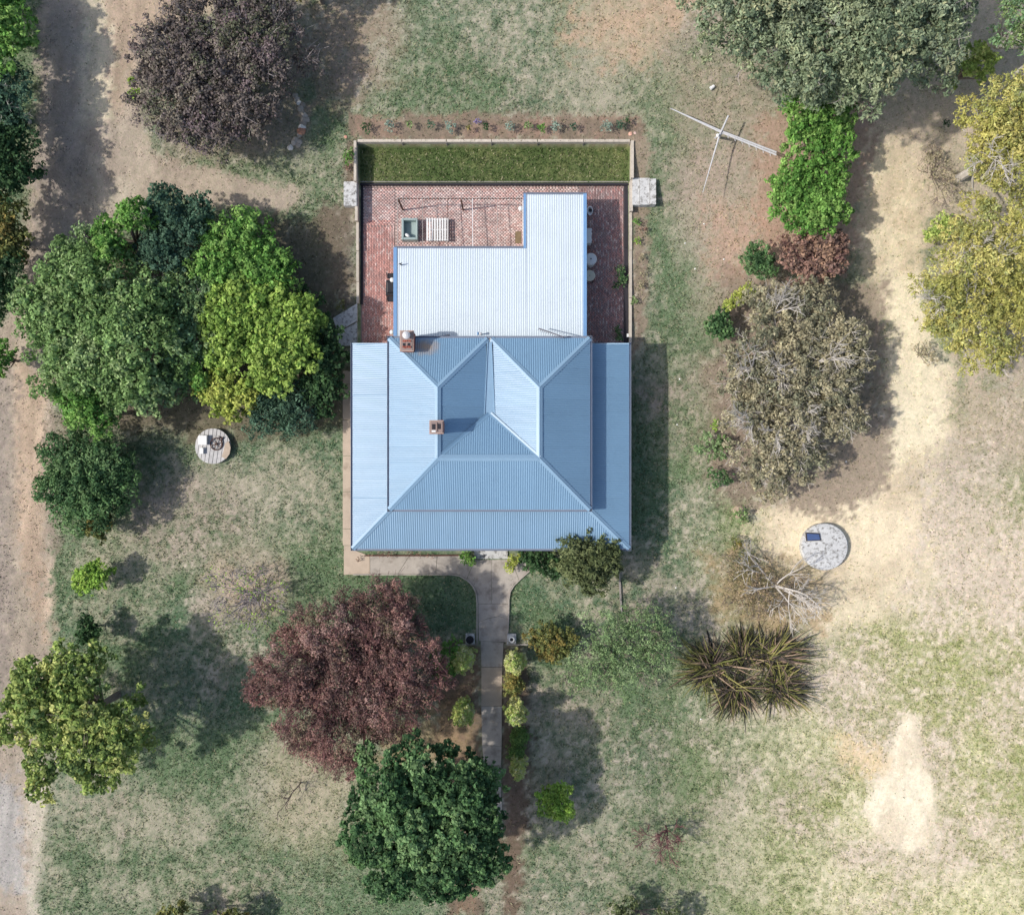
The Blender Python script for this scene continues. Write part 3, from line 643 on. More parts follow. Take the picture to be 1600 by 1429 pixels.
o = link_mesh('brick_paving', fast_mesh('brick_paving', V.reshape(-1,3), F, tint=np.repeat(cc, 5, 0), mat=M['brick']), patio, (0,0,0)); o['kind'] = 'stuff'

# retaining walls
wall = thing('retaining_wall', P(772, 223, .35), 'weathered grey sleeper retaining wall in bays behind the sunken lawn strip', 'retaining wall')
ks = [558, 628, 697.5, 768, 840, 912, 985]
yN = YN
for a_, c_ in zip(ks[:-1], ks[1:]):
    x0 = P(a_, 0, 1.3)[0]; x1 = P(c_, 0, 1.3)[0]
    for i in range(5): MB().box(x0+.03, yN-.02-i*0.012*0, .3+i*.21, x1-.03, yN+.16+.002*i, .3+i*.21+.2).build('sleeper', M['sleeper'], wall)
for a_ in ks: x = P(a_, 0, 1.3)[0]; MB().box(x-.035, yN-.06, .3, x+.035, yN+.03, 1.3).build('post', M['timber'], wall)
def edgewall(label, xw, segs, dark_side):
    w_ = thing('retaining_wall', (xw, YT, 0), label, 'retaining wall'); s = dark_side
    for (p0, p1, zt) in segs:
        y0 = P(0, p0, zt)[1]; y1 = P(0, p1, zt)[1]
        MB().box(xw-.09, y1+.02, -.1, xw+.09, y0-.02, zt).build('sleeper', M['sleeper'], w_)
    return w_
wl = edgewall('grey sleeper wall edging the left side of the brick patio', XL-.05, [(219,283,1.42),(284,345,.95),(345,392,.52),(392,440,.48),(440,474,.42)], 1)
wr = edgewall('grey sleeper wall edging the right side of the brick patio', XR+.05, [(219,278,1.42),(279,330,.95),(330,391,.56),(391,465,.5),(465,535,.42)], -1)
for w_, x0, x1, y0, y1, zt in ((wl, XL+.06, XL+.27, 287, 476, .10), (wr, XR-.36, XR-.06, 287, 538, .12)):
    n = 5
    for i in range(n):
        a_ = P(0, y0+(y1-y0)*i/n, 0)[1]; c_ = P(0, y0+(y1-y0)*(i+1)/n, 0)[1]
        MB().box(x0, c_+.01, -.02, x1, a_-.01, zt).build('dark_kerb', M['darktimber'], w_)
tw = thing('terrace_edge', (0, YT, 0), 'dark timber edge between the sunken lawn strip and the brick patio', 'retaining wall')
q = [561, 650, 735, 800, 893, 983]
for a_, c_ in zip(q[:-1], q[1:]): MB().box(P(a_,0,.3)[0]+.01, YT-.14, -.05, P(c_,0,.3)[0]-.01, YT+.03, .33).build('sleeper', M['darktimber'], tw); MB().box(P(a_,0,.3)[0]+.01, YT+.035, .2, P(c_,0,.3)[0]-.01, YT+.09, .385).build('capping', M['timber'], tw)
for i, (px, py, sd_) in enumerate(((560.5,375,'left'), (981,524,'right'))):
    x, y, z = P(px, py, .3); mb = MB(); mb.box(x-.06, y-.12, .1, x+.06, y+.12, .34); tag(mb.build('wall_light', M['white']), 'small white box light on the dark kerb at the %s edge of the patio' % sd_, 'light')

# concrete steps beside the patio
def slabs(name, label, polys, z0, z1, m='concpale', cat='steps'):
    c = [sum(p[i] for q in polys for p in q)/sum(len(q) for q in polys) for i in (0, 1)]
    g = G(*c); t_ = thing(name, g, label, cat)
    for i, pl in enumerate(polys):
        zt = z1[i] if hasattr(z1, '__len__') else z1
        MB().prism([P(*p, zt)[:2] for p in pl], z0, zt).build('slab' if cat == 'paving' else 'tread', M[m], t_)
    return t_
slabs('side_steps', 'speckled concrete step against the left patio wall', [[(537,284),(557,283),(557,322),(537,321)]], .2, [1.02])
slabs('side_steps', 'three pale concrete treads outside the right patio wall', [[(988,278),(999,278),(999,320),(988,320)], [(999.8,278),(1015,278),(1015,319.5),(999.8,320)], [(1016,279),(1025,279),(1025,319),(1016,319)]], .2, [1.0, 1.10, 1.2])
slabs('side_steps', 'angled grey concrete ramp on the left below the lime tree', [[(520,497),(558,474),(558,501),(527,518)], [(527.6,520),(558,503),(558,540),(530,540)]], -.1, [.42, .30])

# ------------------------------------------------------------------ concrete paths
def arc(cx, cy, r, a0, a1, n=7): return [(cx+r*math.cos(math.radians(a0+(a1-a0)*i/n)), cy+r*math.sin(math.radians(a0+(a1-a0)*i/n))) for i in range(n+1)]
path = bpy.data.objects.new('path', None); COL.objects.link(path); path['kind'] = 'structure'; path.location = P(768, 900, 0)
def slab(pts, m='conc', z=.05):
    c = (sum(p[0] for p in pts)/len(pts), sum(p[1] for p in pts)/len(pts)); k = 0.35
    q = []
    for p in pts:
        d = math.hypot(p[0]-c[0], p[1]-c[1]); q.append((p[0]-(p[0]-c[0])/d*k, p[1]-(p[1]-c[1])/d*k))
    MB().prism([P(*p, z)[:2] for p in q], -.3, z).build('slab', M[m], path)
for a_, c_ in ((543,600),(600,656),(656,712),(712,768),(768,826),(826,852)): slab([(535.5,a_),(553,a_),(553,c_),(535.5,c_)], 'concwarm', .05)
slab([(537,852),(553,852),(556,860),(578,868),(578,896),(537,898)], 'concwarm')
slab([(578,868),(625,867),(640,867),(622,896),(578,896)], 'conc')
slab([(640,867),(683,867),(681,896),(622,896)], 'conc'); slab([(683,867),(735,867),(742,874),(729,905),(718,898),(706,896),(681,896)], 'conc')
slab([(742,874),(768,874),(768,943),(747,943),(745.5,928),(740,915),(729,905)], 'conc')
slab([(768,874),(798,874),(811,905),(803,912),(797,922),(794,934),(794,943),(768,943)], 'conc')
slab([(798,874),(818,872),(828,888),(820,897),(811,905)], 'conc')
slab([(747,943),(794,943),(794,968),(780,962),(762,966),(747,972)], 'conc'); slab([(747,972),(762,966),(780,962),(794,968),(792,1003),(748,1001)], 'conc')
slab([(751,1001),(787,1003),(785,1042),(752,1042)], 'conc'); slab([(752,1042),(785,1042),(784,1103),(752,1103)], 'concwarm'); slab([(752,1103),(784,1103),(784,1165),(753,1164)], 'conc')
slab([(753,1164),(784,1165),(783,1195),(756,1195)], 'conc'); slab([(756,1195),(783,1195),(783,1248),(762,1248)], 'conc'); slab([(760,1248),(784,1248),(786,1300),(762,1300)], 'conc')

def edging(name, label, pts, w=.09, z=.12, m='timber', cat='edging', pname='edging_piece'):
    t_ = thing(name, P(*pts[0], 0), label, cat)
    for a_, c_ in zip(pts[:-1], pts[1:]): MB().bar(P(*a_, z-.1), P(*c_, z-.1), w, .22).build(pname, M[m], t_)
edging('lawn_edging', 'thin concrete kerb round the lawn left of the front path', [(552,897),(640,897),(705,897),(718,899),(730,906),(739,915),(744,926),(745.5,940),(745.5,1006),(715,1007)], m='conc')
edging('lawn_edging', 'thin concrete kerb round the lawn right of the front path', [(830,889),(812,905),(803,914),(797,924),(795,936),(794.5,970),(792,1007),(825,1006)], m='conc')
edging('timber_edging', 'single grey timber rail edging the lawn below the olive shrub', [(967,886),(969,925),(971,962)], w=.12)
edging('bed_edging', 'brick edging along the narrow bed below the front verandah', [(570,867.5),(620,867.5),(676,867.5),(730,867)], m='browntimber', w=.1, z=.16)
def planter(px, py, label, pot):
    x, y, z = P(px, py, .3); t_ = thing('planter', (x, y, 0), label, 'planter')
    MB().box(x-.32, y-.36, -.1, x+.32, y+.36, .3).build('plinth', M['concpale'], t_, bevel=.02)
    prof = [(.20,0),(.26,.12),(.28,.30),(.22,.30),(.21,.22)] if pot == 'dark' else [(.12,0),(.17,.1),(.20,.22),(.13,.22),(.12,.14)]
    MB().lathe((x, y, .3), prof, 20).build('pot', M['black'] if pot == 'dark' else M['white'], t_, smooth=False)
    MB().lathe((x, y, .3), [(.11, .0), (.115, .2)], 14).build('soil', M['black'], t_)
planter(734.5, 998, 'square concrete plinth with a wide dark pot on the left of the front path', 'dark'); planter(799.5, 998, 'square concrete plinth with a small white pot on the right of the front path', 'white')

# ------------------------------------------------------------------ patio things
def pergola():
    z = 2.45; t_ = thing('pergola', P(718, 350, 0), 'open timber pergola frame of thin rafters over the brick patio', 'pergola')
    for px in (622.5, 720.5): x, y, _ = P(px, 312, z); MB().box(x-.05, y-.05, .02, x+.05, y+.05, z-.05).build('post', M['browntimber'], t_)
    a_, c_ = P(621, 310.5, z+.05), P(816, 310.5, z+.05); MB().bar(a_, c_, .05, .07).build('beam', M['browntimber'], t_)
    n = 34; mb = MB()
    for i in range(n): p = Vector(a_)+(Vector(c_)-Vector(a_))*(i+.5)/n; mb.bar(p+Vector((0,-.05,.07)), p+Vector((0,.07,.07)), .06, .04)
    o = mb.build('batten_ends', M['timber'], t_); o['kind'] = 'stuff'
    for px, m in ((621,'timber'), (660,'timber'), (699.5,'browntimber'), (738,'white'), (777,'timber')): MB().bar(P(px, 310, z+.13), P(px+.5, 387, z+.35), .035, .05).build('rafter', M[m], t_)
    MB().bar(P(817, 312, z), P(817.5, 384, z), .05, .06).build('rafter', M['white'], t_)
pergola()
x, y, z = P(640, 357.5, .7); t_ = thing('tub', (x, y, 0), 'open pale green grey tub on the bricks left of the slatted table', 'tub')
w, l = .56, .76; mb = MB()
for a_ in ((-w,-l,-w+.15,l), (w-.1,-l,w,l), (-w+.15,-l,w-.1,-l+.16), (-w+.15,l-.16,w-.1,l)): mb.box(x+a_[0], y+a_[1], .03, x+a_[2], y+a_[3], .72)
mb.build('tub_wall', M['greyblue'], t_, bevel=.03); MB().box(x-w+.15, y-l+.16, .03, x+w-.1, y+l-.16, .2).build('tub_floor', M['greyblue'], t_)
MB().box(x-w-.05, y-l+.02, .03, x-w-.001, y+l-.02, .5).build('tub_step', M['timber'], t_)
mb = MB(); mb.tube([(x-.33,y-.28,.45),(x-.25,y-.38,.55),(x-.12,y-.46,.58),(x+.02,y-.52,.5)], [.05,.11,.11,.05], 10); tag(mb.build('float', M['white'], smooth=True), 'white curved float lying in the open tub', 'float')
x, y, z = P(684, 358.5, .5); t_ = thing('slatted_table', (x, y, 0), 'square white slatted timber table on the brick patio', 'table')
for i in range(9): MB().box(x-.80+i*.18, y-.80, .46, x-.80+i*.18+.112, y+.80, .50).build('slat', M['white'], t_)
for sx in (-.7, .7):
    for sy in (-.7, .7): MB().box(x+sx-.04, y+sy-.04, .03, x+sx+.04, y+sy+.04, .455).build('leg', M['white'], t_)
for sy in (-.72, 0, .72): MB().box(x-.79, y+sy-.03, .38, x+.79, y+sy+.03, .455).build('rail', M['white'], t_)
x, y, z = P(809.5, 371, .05); tag(MB().box(x-.2, y-.42, .045, x+.2, y+.42, .075).build('doormat', M['mat']), 'brown doormat on the bricks by the rear wing', 'doormat')
x, y, z = P(611, 448, 1.0); t_ = thing('barbecue', (x, y, 0), 'black covered barbecue half under the left eave of the rear wing', 'barbecue')
mb = MB(); mb.prism([(x-.42,y-.55),(x+.32,y-.62),(x+.32,y+.62),(x-.38,y+.50)], .1, .86); mb.build('cover', M['black'], t_, bevel=.05)
mb = MB(); mb.box(x-.30, y-.42, .86, x+.25, y+.38, 1.08); mb.build('hood', M['black'], t_, bevel=.08)
for s, yy in ((1, y+.62), (-1, y-.62)): mb = MB(); mb.box(x-.28, yy, .72, x+.25, yy+s*.38, .78); mb.bar((x-.28,yy,.8),(x-.32,yy+s*.42,.86),.04,.04); mb.build('side_shelf', M['black'], t_)
# east side
x, y, z = P(918.5, 368, .9); t_ = thing('air_conditioner', (x, y, 0), 'boxy white outdoor unit against the right wall of the rear wing', 'air conditioner')
MB().box(x-.3, y-.52, .15, x+.26, y+.52, .9).build('casing', M['white'], t_, bevel=.02)
for s in (-.35, .35): MB().box(x-.25, y+s-.04, .03, x+.24, y+s+.04, .148).build('foot', M['dark'], t_)
for s in (-.3, .12, .4): MB().box(x+.262, y+s, .3, x+.3, y+s+.1, .8).build('pipe_cover', M['white'], t_)
x, y, z = P(923.5, 404, 1.1); t_ = thing('water_drum', (x, y, 0), 'round white lidded drum beside the rear wing, the larger of two discs', 'drum')
MB().lathe((x, y, .03), [(.38,0),(.40,.1),(.38,.9)], 28).build('body', M['white'], t_, smooth=False); MB().lathe((x, y, .93), [(.42,0),(.42,.05),(.36,.09),(.06,.11)], 28).build('lid', M['white'], t_); MB().lathe((x, y, 1.03), [(.05,0),(.04,.05)], 10).build('knob', M['dark'], t_)
x, y, z = P(921.5, 430.5, .75); t_ = thing('round_table', (x, y, 0), 'round cream topped table with dark frame below the white drum', 'table')
MB().lathe((x, y, .70), [(.37,0),(.385,.02),(.385,.05),(.36,.06)], 28).build('table_top', M['cream'], t_); MB().lathe((x, y, .76), [(.03,0),(.03,.01)], 10).build('parasol_hole', M['dark'], t_)
for a_ in (45, 135, 225, 315): c_, s_ = math.cos(math.radians(a_)), math.sin(math.radians(a_)); MB().tube([(x+c_*.3,y+s_*.3,.7),(x+c_*.4,y+s_*.4,.03)], .022, 6).build('leg', M['dark'], t_)
MB().tube([(x+.38*math.cos(k*math.pi/10), y-.1+.38*math.sin(k*math.pi/10), .35) for k in range(21)], .02, 5).build('frame_ring', M['dark'], t_)
x, y, z = P(922, 329, .4); t_ = thing('bucket', (x, y, 0), 'white oval bucket with a dark opening near the top corner of the rear wing', 'bucket')
mb = MB(); mb.lathe((x, y, .03), [(.20,0),(.25,.36),(.20,.36),(.18,.2)], 20, sx=.8, sy=1.3); mb.build('bucket_body', M['white'], t_); MB().lathe((x+.03, y+.05, .1), [(.10,0),(.12,.24)], 14).build('bucket_liner', M['black'], t_)

# ------------------------------------------------------------------ well cover, tank, rocks, clothes line
wx, wy, wz = G(335, 697); t_ = thing('well_cover', (wx, wy, wz), 'round grey plank platform on the lawn holding an iron wheel and white boxes', 'platform')
ca, sa = math.cos(math.radians(-8)), math.sin(math.radians(-8)); Rw = 1.25; n = 9; pw = 2*Rw/n
for i in range(n):
    u0 = -Rw+i*pw+.02; u1 = u0+pw-.04; pts = []
    for u in np.linspace(u0, u1, 4): pts.append((u, math.sqrt(max(.001, Rw**2-u*u))))
    for u in np.linspace(u1, u0, 4): pts.append((u, -math.sqrt(max(.001, Rw**2-u*u))))
    MB().prism([(wx+u*ca-v*sa, wy+u*sa+v*ca) for u, v in pts], wz+.28, wz+.34).build('plank', M['paleplank'], t_)
MB().lathe((wx, wy, wz-.1), [(Rw-.06,0),(Rw-.06,.375)], 32).build('well_ring', M['concpale'], t_)
tp = wz+.36
MB().prism([(wx+.62*ca+a_, wy+b_) for a_, b_ in ((.05,-.75),(.35,-.9),(.6,-.55),(.68,-.1),(.55,.35),(.3,.2),(.2,-.3))], tp, tp+.08).build('stone_flag', M['concwarm'], t_)
x, y = wx-.60, wy+.42; tag(MB().box(x-.3, y-.33, tp, x+.3, y+.33, tp+.32).build('pump_box', M['white'], bevel=.02), 'larger white square box on the round plank platform', 'box')
x, y = wx-.72, wy-.33; tag(MB().box(x-.13, y-.22, tp, x+.13, y+.22, tp+.2).build('pump_box', M['white'], bevel=.02), 'smaller white block below the box on the round plank platform', 'box')
x, y = wx+.28, wy+.15; t_ = thing('wagon_wheel', (x, y, tp), 'dark spoked iron wheel lying on the round plank platform', 'wheel')
MB().tube([(x+.42*math.cos(k*math.pi/12), y+.42*math.sin(k*math.pi/12), tp+.08+.03*math.sin(k*math.pi/12)) for k in range(25)], .035, 6).build('rim', M['rust'], t_)
for k in range(6): a_ = k*math.pi/3+.3; MB().bar((x,y,tp+.09),(x+.42*math.cos(a_),y+.42*math.sin(a_),tp+.09),.04,.03).build('spoke', M['rust'], t_)
MB().lathe((x,y,tp),[(.08,0),(.08,.16)],10).build('hub', M['rust'], t_)
mb = MB(); mb.bar((x+.15,y+.55,tp+.06),(x+.45,y+.35,tp+.06),.05,.05); mb.bar((x+.42,y+.5,tp+.06),(x+.36,y-.2,tp+.06),.05,.05); mb.bar((x+.3,y+.2,tp+.1),(x+.5,y+.5,tp+.1),.04,.04); tag(mb.build('iron_bar', M['rust']), 'bent dark iron bar beside the wheel on the plank platform', 'iron bar')
tx, ty, tz = G(1285, 853); t_ = thing('water_tank', (tx, ty, tz), 'round mottled concrete tank lid with a blue hatch on pale sand', 'tank')
MB().lathe((tx, ty, tz-.1), [(1.66,0),(1.66,.52),(1.60,.58),(1.0,.62),(.1,.66)], 48).build('tank_body', M['concpale'], t_, smooth=False)
hx_, hy_, _ = P(1270, 838.5, tz+.6); MB().prism([(hx_-.50,hy_+.30),(hx_+.48,hy_+.26),(hx_+.56,hy_-.26),(hx_-.44,hy_-.30)], tz+.48, tz+.62).build('hatch_frame', M['dark'], t_)
MB().prism([(hx_-.44,hy_+.24),(hx_+.42,hy_+.20),(hx_+.49,hy_-.20),(hx_-.38,hy_-.24)], tz+.6, tz+.66).build('hatch', M['bluehatch'], t_)
def rock(name, px, py, r, col, label, group=None, cat='rock', seed=0, flat=.6):
    R = np.random.RandomState(seed); x, y, z = G(px, py); vs = []; n = 9
    for j, (rr, zz) in enumerate(((.9,-.3),(1.0,.15),(.85,.55),(.4,.8))):
        for k in range(n): a_ = 2*math.pi*k/n; q = r*rr*R.uniform(.78,1.15); vs.append((x+q*math.cos(a_), y+q*math.sin(a_), z+r*flat*(zz+R.uniform(-.08,.08))))
    fs = [(j*n+k, j*n+(k+1) % n, (j+1)*n+(k+1) % n, (j+1)*n+k) for j in range(3) for k in range(n)]+[tuple(3*n+k for k in range(n))]
    mb = MB(); mb.add(vs, fs, lin(col)); o = mb.build(name, M['stone'], bevel=.015); return tag(o, label, cat, group)
rr = random.Random(4)
arcp = [(461,150),(464,156),(467,161),(473,164),(470,170),(472,176),(476,181),(475,187),(480,187),(474,193),(472,199),(471,205),(468,211),(462,219),(468,222),(459,223),(454,231),(466,227)]
ORD = 'first second third fourth fifth sixth seventh eighth ninth tenth eleventh twelfth thirteenth fourteenth fifteenth sixteenth seventeenth last'.split()
for i, (px, py) in enumerate(arcp):
    terr = i == 11; wht = i in (2, 10, 16)
    col = (176,128,102) if terr else (226,220,208) if wht else (lambda v: (v, v-10, v-24))(rr.randint(150,192))
    lab = '%s rock, %s from the top in the curved row right of the purple tree' % ('terracotta' if terr else 'white' if wht else 'brown grey', ORD[i])
    rock('rock', px, py, .20+.09*rr.random()+(.06 if terr else 0), col, lab, 'rocks in the curved row', seed=i)
rock('rock', 540, 214, .13, (206,150,130), 'small pink rock left of the top left wall corner', seed=41); rock('rock', 985, 209, .16, (206,160,140), 'larger of two pink rocks above the top right wall corner', seed=42); rock('rock', 992, 208, .11, (210,180,170), 'smaller pale pink rock above the top right wall corner', seed=43)
rock('boulder', 1155, 799, .5, (168,150,130), 'rounded brown boulder at the left edge of the sandy patch', cat='boulder', seed=51, flat=.9)
for i, (px, py) in enumerate(((1058,663),(1062,592),(1086,420),(1070,380),(1131,405),(1100,350),(1056,918),(1322,721),(1095,1123))):
    rock('rock', px, py, .07, (226,224,218), 'tiny pale stone on the grass near ' + ('the east shadow', 'the east lawn middle', 'the dark green shrub', 'the washing poles', 'the red shrub', 'the power of shade', 'the front lawn rail', 'the gum tree shade', 'the flax')[i].replace('the power of shade', 'the lower washing pole'), seed=60+i)
cl = thing('clothes_line', G(1124, 212), 'long pale metal poles crossed over a short post on the dry ground', 'clothes line')
zc = gh(*G(1124, 212)[:2])+1.55; z0 = float(zc)
MB().tube([(*G(1125,214)[:2], z0-1.7), (*P(1124,211,z0)[:2], z0+.05)], .09, 8).build('post', M['steel'], cl)
for dd in (-2.0, 2.0): MB().tube([P(1047,169,z0), P(1125,205+dd*.6,z0), P(1213,240+dd,z0)], [.03,.05,.065], 6).build('pole', M['steel'], cl)
MB().tube([P(1138,181,z0+.08), P(1124,212,z0+.08), P(1098,301,z0-.2)], [.06,.06,.02], 6).build('cross_pole', M['steel'], cl)
for k in range(7): p = P(1137+k*11, 212+k*4.6, z0); MB().bar((p[0]-.03,p[1]+.16,z0+.03),(p[0]+.03,p[1]-.2,z0+.03),.03,.03).build('spreader', M['steel'], cl)
x, y, _ = P(1122,211,z0+.2); MB().lathe((x,y,z0+.05),[(.1,0),(.13,.1),(.06,.2)],10).build('winder', M['white'], cl); MB().tube([P(1117,216,z0), P(1130,208,z0)], .05, 6).build('bracket', M['steel'], cl)
x, y, z = G(1112, 138); mb = MB(); mb.tube([(x-.12,y-.08,z+.1),(x+.14,y+.1,z+.14)], [.14,.1], 10); tag(mb.build('bucket', M['white']), 'small white bucket lying beside the big grey green gum', 'bucket')

# ------------------------------------------------------------------ vegetation
def leaves(R, C, n, leaf, pal, shell=(.55, 1.0), up=.35, tilt=.7, darkvar=.25, desat=.17):
    """C: clumps (x,y,z,r,rz,palette index)"""
    C = np.asarray(C, float); C0 = C; m = 11; ks = np.repeat(np.arange(len(C)), m)
    d = R.normal(0, 1, (len(ks), 3)); d[:,2] = np.abs(d[:,2])*1.0-.25; d /= np.linalg.norm(d, axis=1)[:,None]
    S = C[ks].copy(); q = R.uniform(.55, 1.35, len(ks)); S[:,0] += d[:,0]*q*C[ks,3]; S[:,1] += d[:,1]*q*C[ks,3]; S[:,2] += d[:,2]*q*C[ks,4]
    f = R.uniform(.24, .46, len(ks)); S[:,3] *= f; S[:,4] *= f; C0[:,3] *= .86; C0[:,4] *= .86; C = np.concatenate([C0, S]); w = C[:,3]**2; w[:len(C0)] *= .55
    w_unused = C[:,3]**2; w /= w.sum(); k = R.choice(len(C), n, p=w)
    d = R.normal(0, 1, (n, 3)); d /= np.linalg.norm(d, axis=1)[:,None]; fl = (d[:,2] < -.15) & (R.rand(n) < .75); d[fl,2] *= -1
    rad = R.uniform(*shell, n)**.7; wob = 1+.22*np.sin(d[:,0]*7+k)*np.cos(d[:,1]*6+k*2.)
    r = C[k,3]*rad*wob; p = C[k,:3]+d*np.stack([r, r, C[k,4]*rad*wob], 1)
    nn = d*(1-up)+np.array([0,0,up])+R.normal(0, tilt*.5, (n,3)); nn /= np.linalg.norm(nn, axis=1)[:,None]
    a_ = R.normal(0, 1, (n,3)); t1 = np.cross(nn, a_); t1 /= np.linalg.norm(t1, axis=1)[:,None]; t2 = np.cross(nn, t1)
    s = R.uniform(.65, 1.3, n)[:,None]; l = leaf[0]*.5*s; ww = leaf[1]*.5*s
    bend = nn*(-.25*l)
    V = np.stack([p-t1*l+bend, p-t2*ww, p+t1*l+bend, p+t2*ww], 1)
    pc = np.array([lin(c) for c in pal]); pi = C[k,5].astype(int) % len(pal)
    sw = R.rand(n) < .25; pi[sw] = R.randint(0, len(pal), sw.sum())
    cb = np.random.RandomState(17).uniform(1-darkvar, 1+darkvar, 512)[k % 512]
    tint = pc[pi]*(R.uniform(.72, 1.28, n)*cb)[:,None]*1.45
    lum = tint@np.array([.25,.65,.10]); tint = tint*(1-desat)+lum[:,None]*desat*np.array([1.04,1.0,.92])
    return V.reshape(-1,3), np.arange(n*4).reshape(n,4), np.clip(tint, .004, .7)
def branch(R, mb, p, d, L_, r, depth, spread=.55, up=.05, kids=3, sides=4, minr=.008):
    p = Vector(p); d = Vector(d).normalized(); pts = [p]; rs = [r]; q = p.copy(); dd = d.copy(); seg = 3 if depth > 0 else 2
    for i in range(seg):
        dd = (dd+Vector(R.normal(0, .16, 3))+Vector((0,0,up))).normalized(); q = q+dd*L_/seg; pts.append(q.copy()); rs.append(max(minr, r*(1-.62*(i+1)/seg)))
    mb.tube(pts, rs, sides, cap=False)
    if depth > 0:
        for k in range(kids):
            t_ = R.uniform(.35, 1); i = min(seg-1, int(t_*seg)); s = pts[i].lerp(pts[i+1], t_*seg-i)
            nd = (dd+Vector(R.normal(0, spread, 3))).normalized(); branch(R, mb, s, nd, L_*R.uniform(.5,.75), max(minr, r*.5), depth-1, spread, up, kids, max(3, sides-1), minr)
PAL = {
 'mid': [(96,128,64),(110,142,76),(84,114,56),(128,152,94)], 'midpale': [(96,126,78),(108,142,96),(82,112,64),(116,138,80)], 'dark': [(46,78,42),(60,92,50),(40,66,38)],
 'darkblue': [(60,92,70),(74,106,82),(50,78,58)], 'bright': [(80,128,40),(98,142,52),(66,112,34),(112,150,62)], 'lime': [(120,150,46),(106,140,42),(136,162,58),(94,124,36)],
 'yellow': [(144,154,50),(126,144,42),(158,166,64)], 'yg': [(120,142,58),(140,156,72),(98,122,50),(160,166,84),(88,112,56)], 'purple': [(90,82,80),(106,96,90),(76,70,68),(116,108,96),(90,94,72),(104,90,92)],
 'copper': [(118,86,80),(134,98,90),(98,78,72),(110,98,76),(144,114,106)], 'gum': [(108,124,92),(130,142,106),(92,110,82),(144,148,110),(118,132,104)],
 'wattle': [(138,132,104),(122,120,94),(154,146,114),(110,112,88)], 'gold': [(162,156,72),(146,146,62),(176,168,88),(130,134,62),(136,144,80)], 'red': [(134,102,88),(116,90,80),(144,114,92),(104,84,76)],
 'olive': [(98,106,48),(116,118,56),(82,90,42),(124,110,48)], 'feather': [(110,138,86),(96,124,74),(124,148,98)], 'scrub': [(150,142,110),(132,128,96),(164,150,120)], 'conifer': [(144,166,70),(122,148,60),(162,178,90)],
 'conifer2': [(100,138,62),(116,150,74),(86,120,52)], 'conifer3': [(74,104,44),(86,112,50)], 'brownscrub': [(142,122,90),(122,114,74),(158,138,108)], 'bluegreen': [(128,150,134),(112,134,120)], 'dryolive': [(86,98,58),(74,86,48),(102,112,68)],
 'pinkgrey': [(170,148,142),(150,132,128)], 'lilac': [(128,112,160),(110,100,140)], 'greenyellow': [(112,150,36),(134,164,50)], 'deep': [(62,98,54),(50,82,46),(78,114,62),(96,128,76)]}
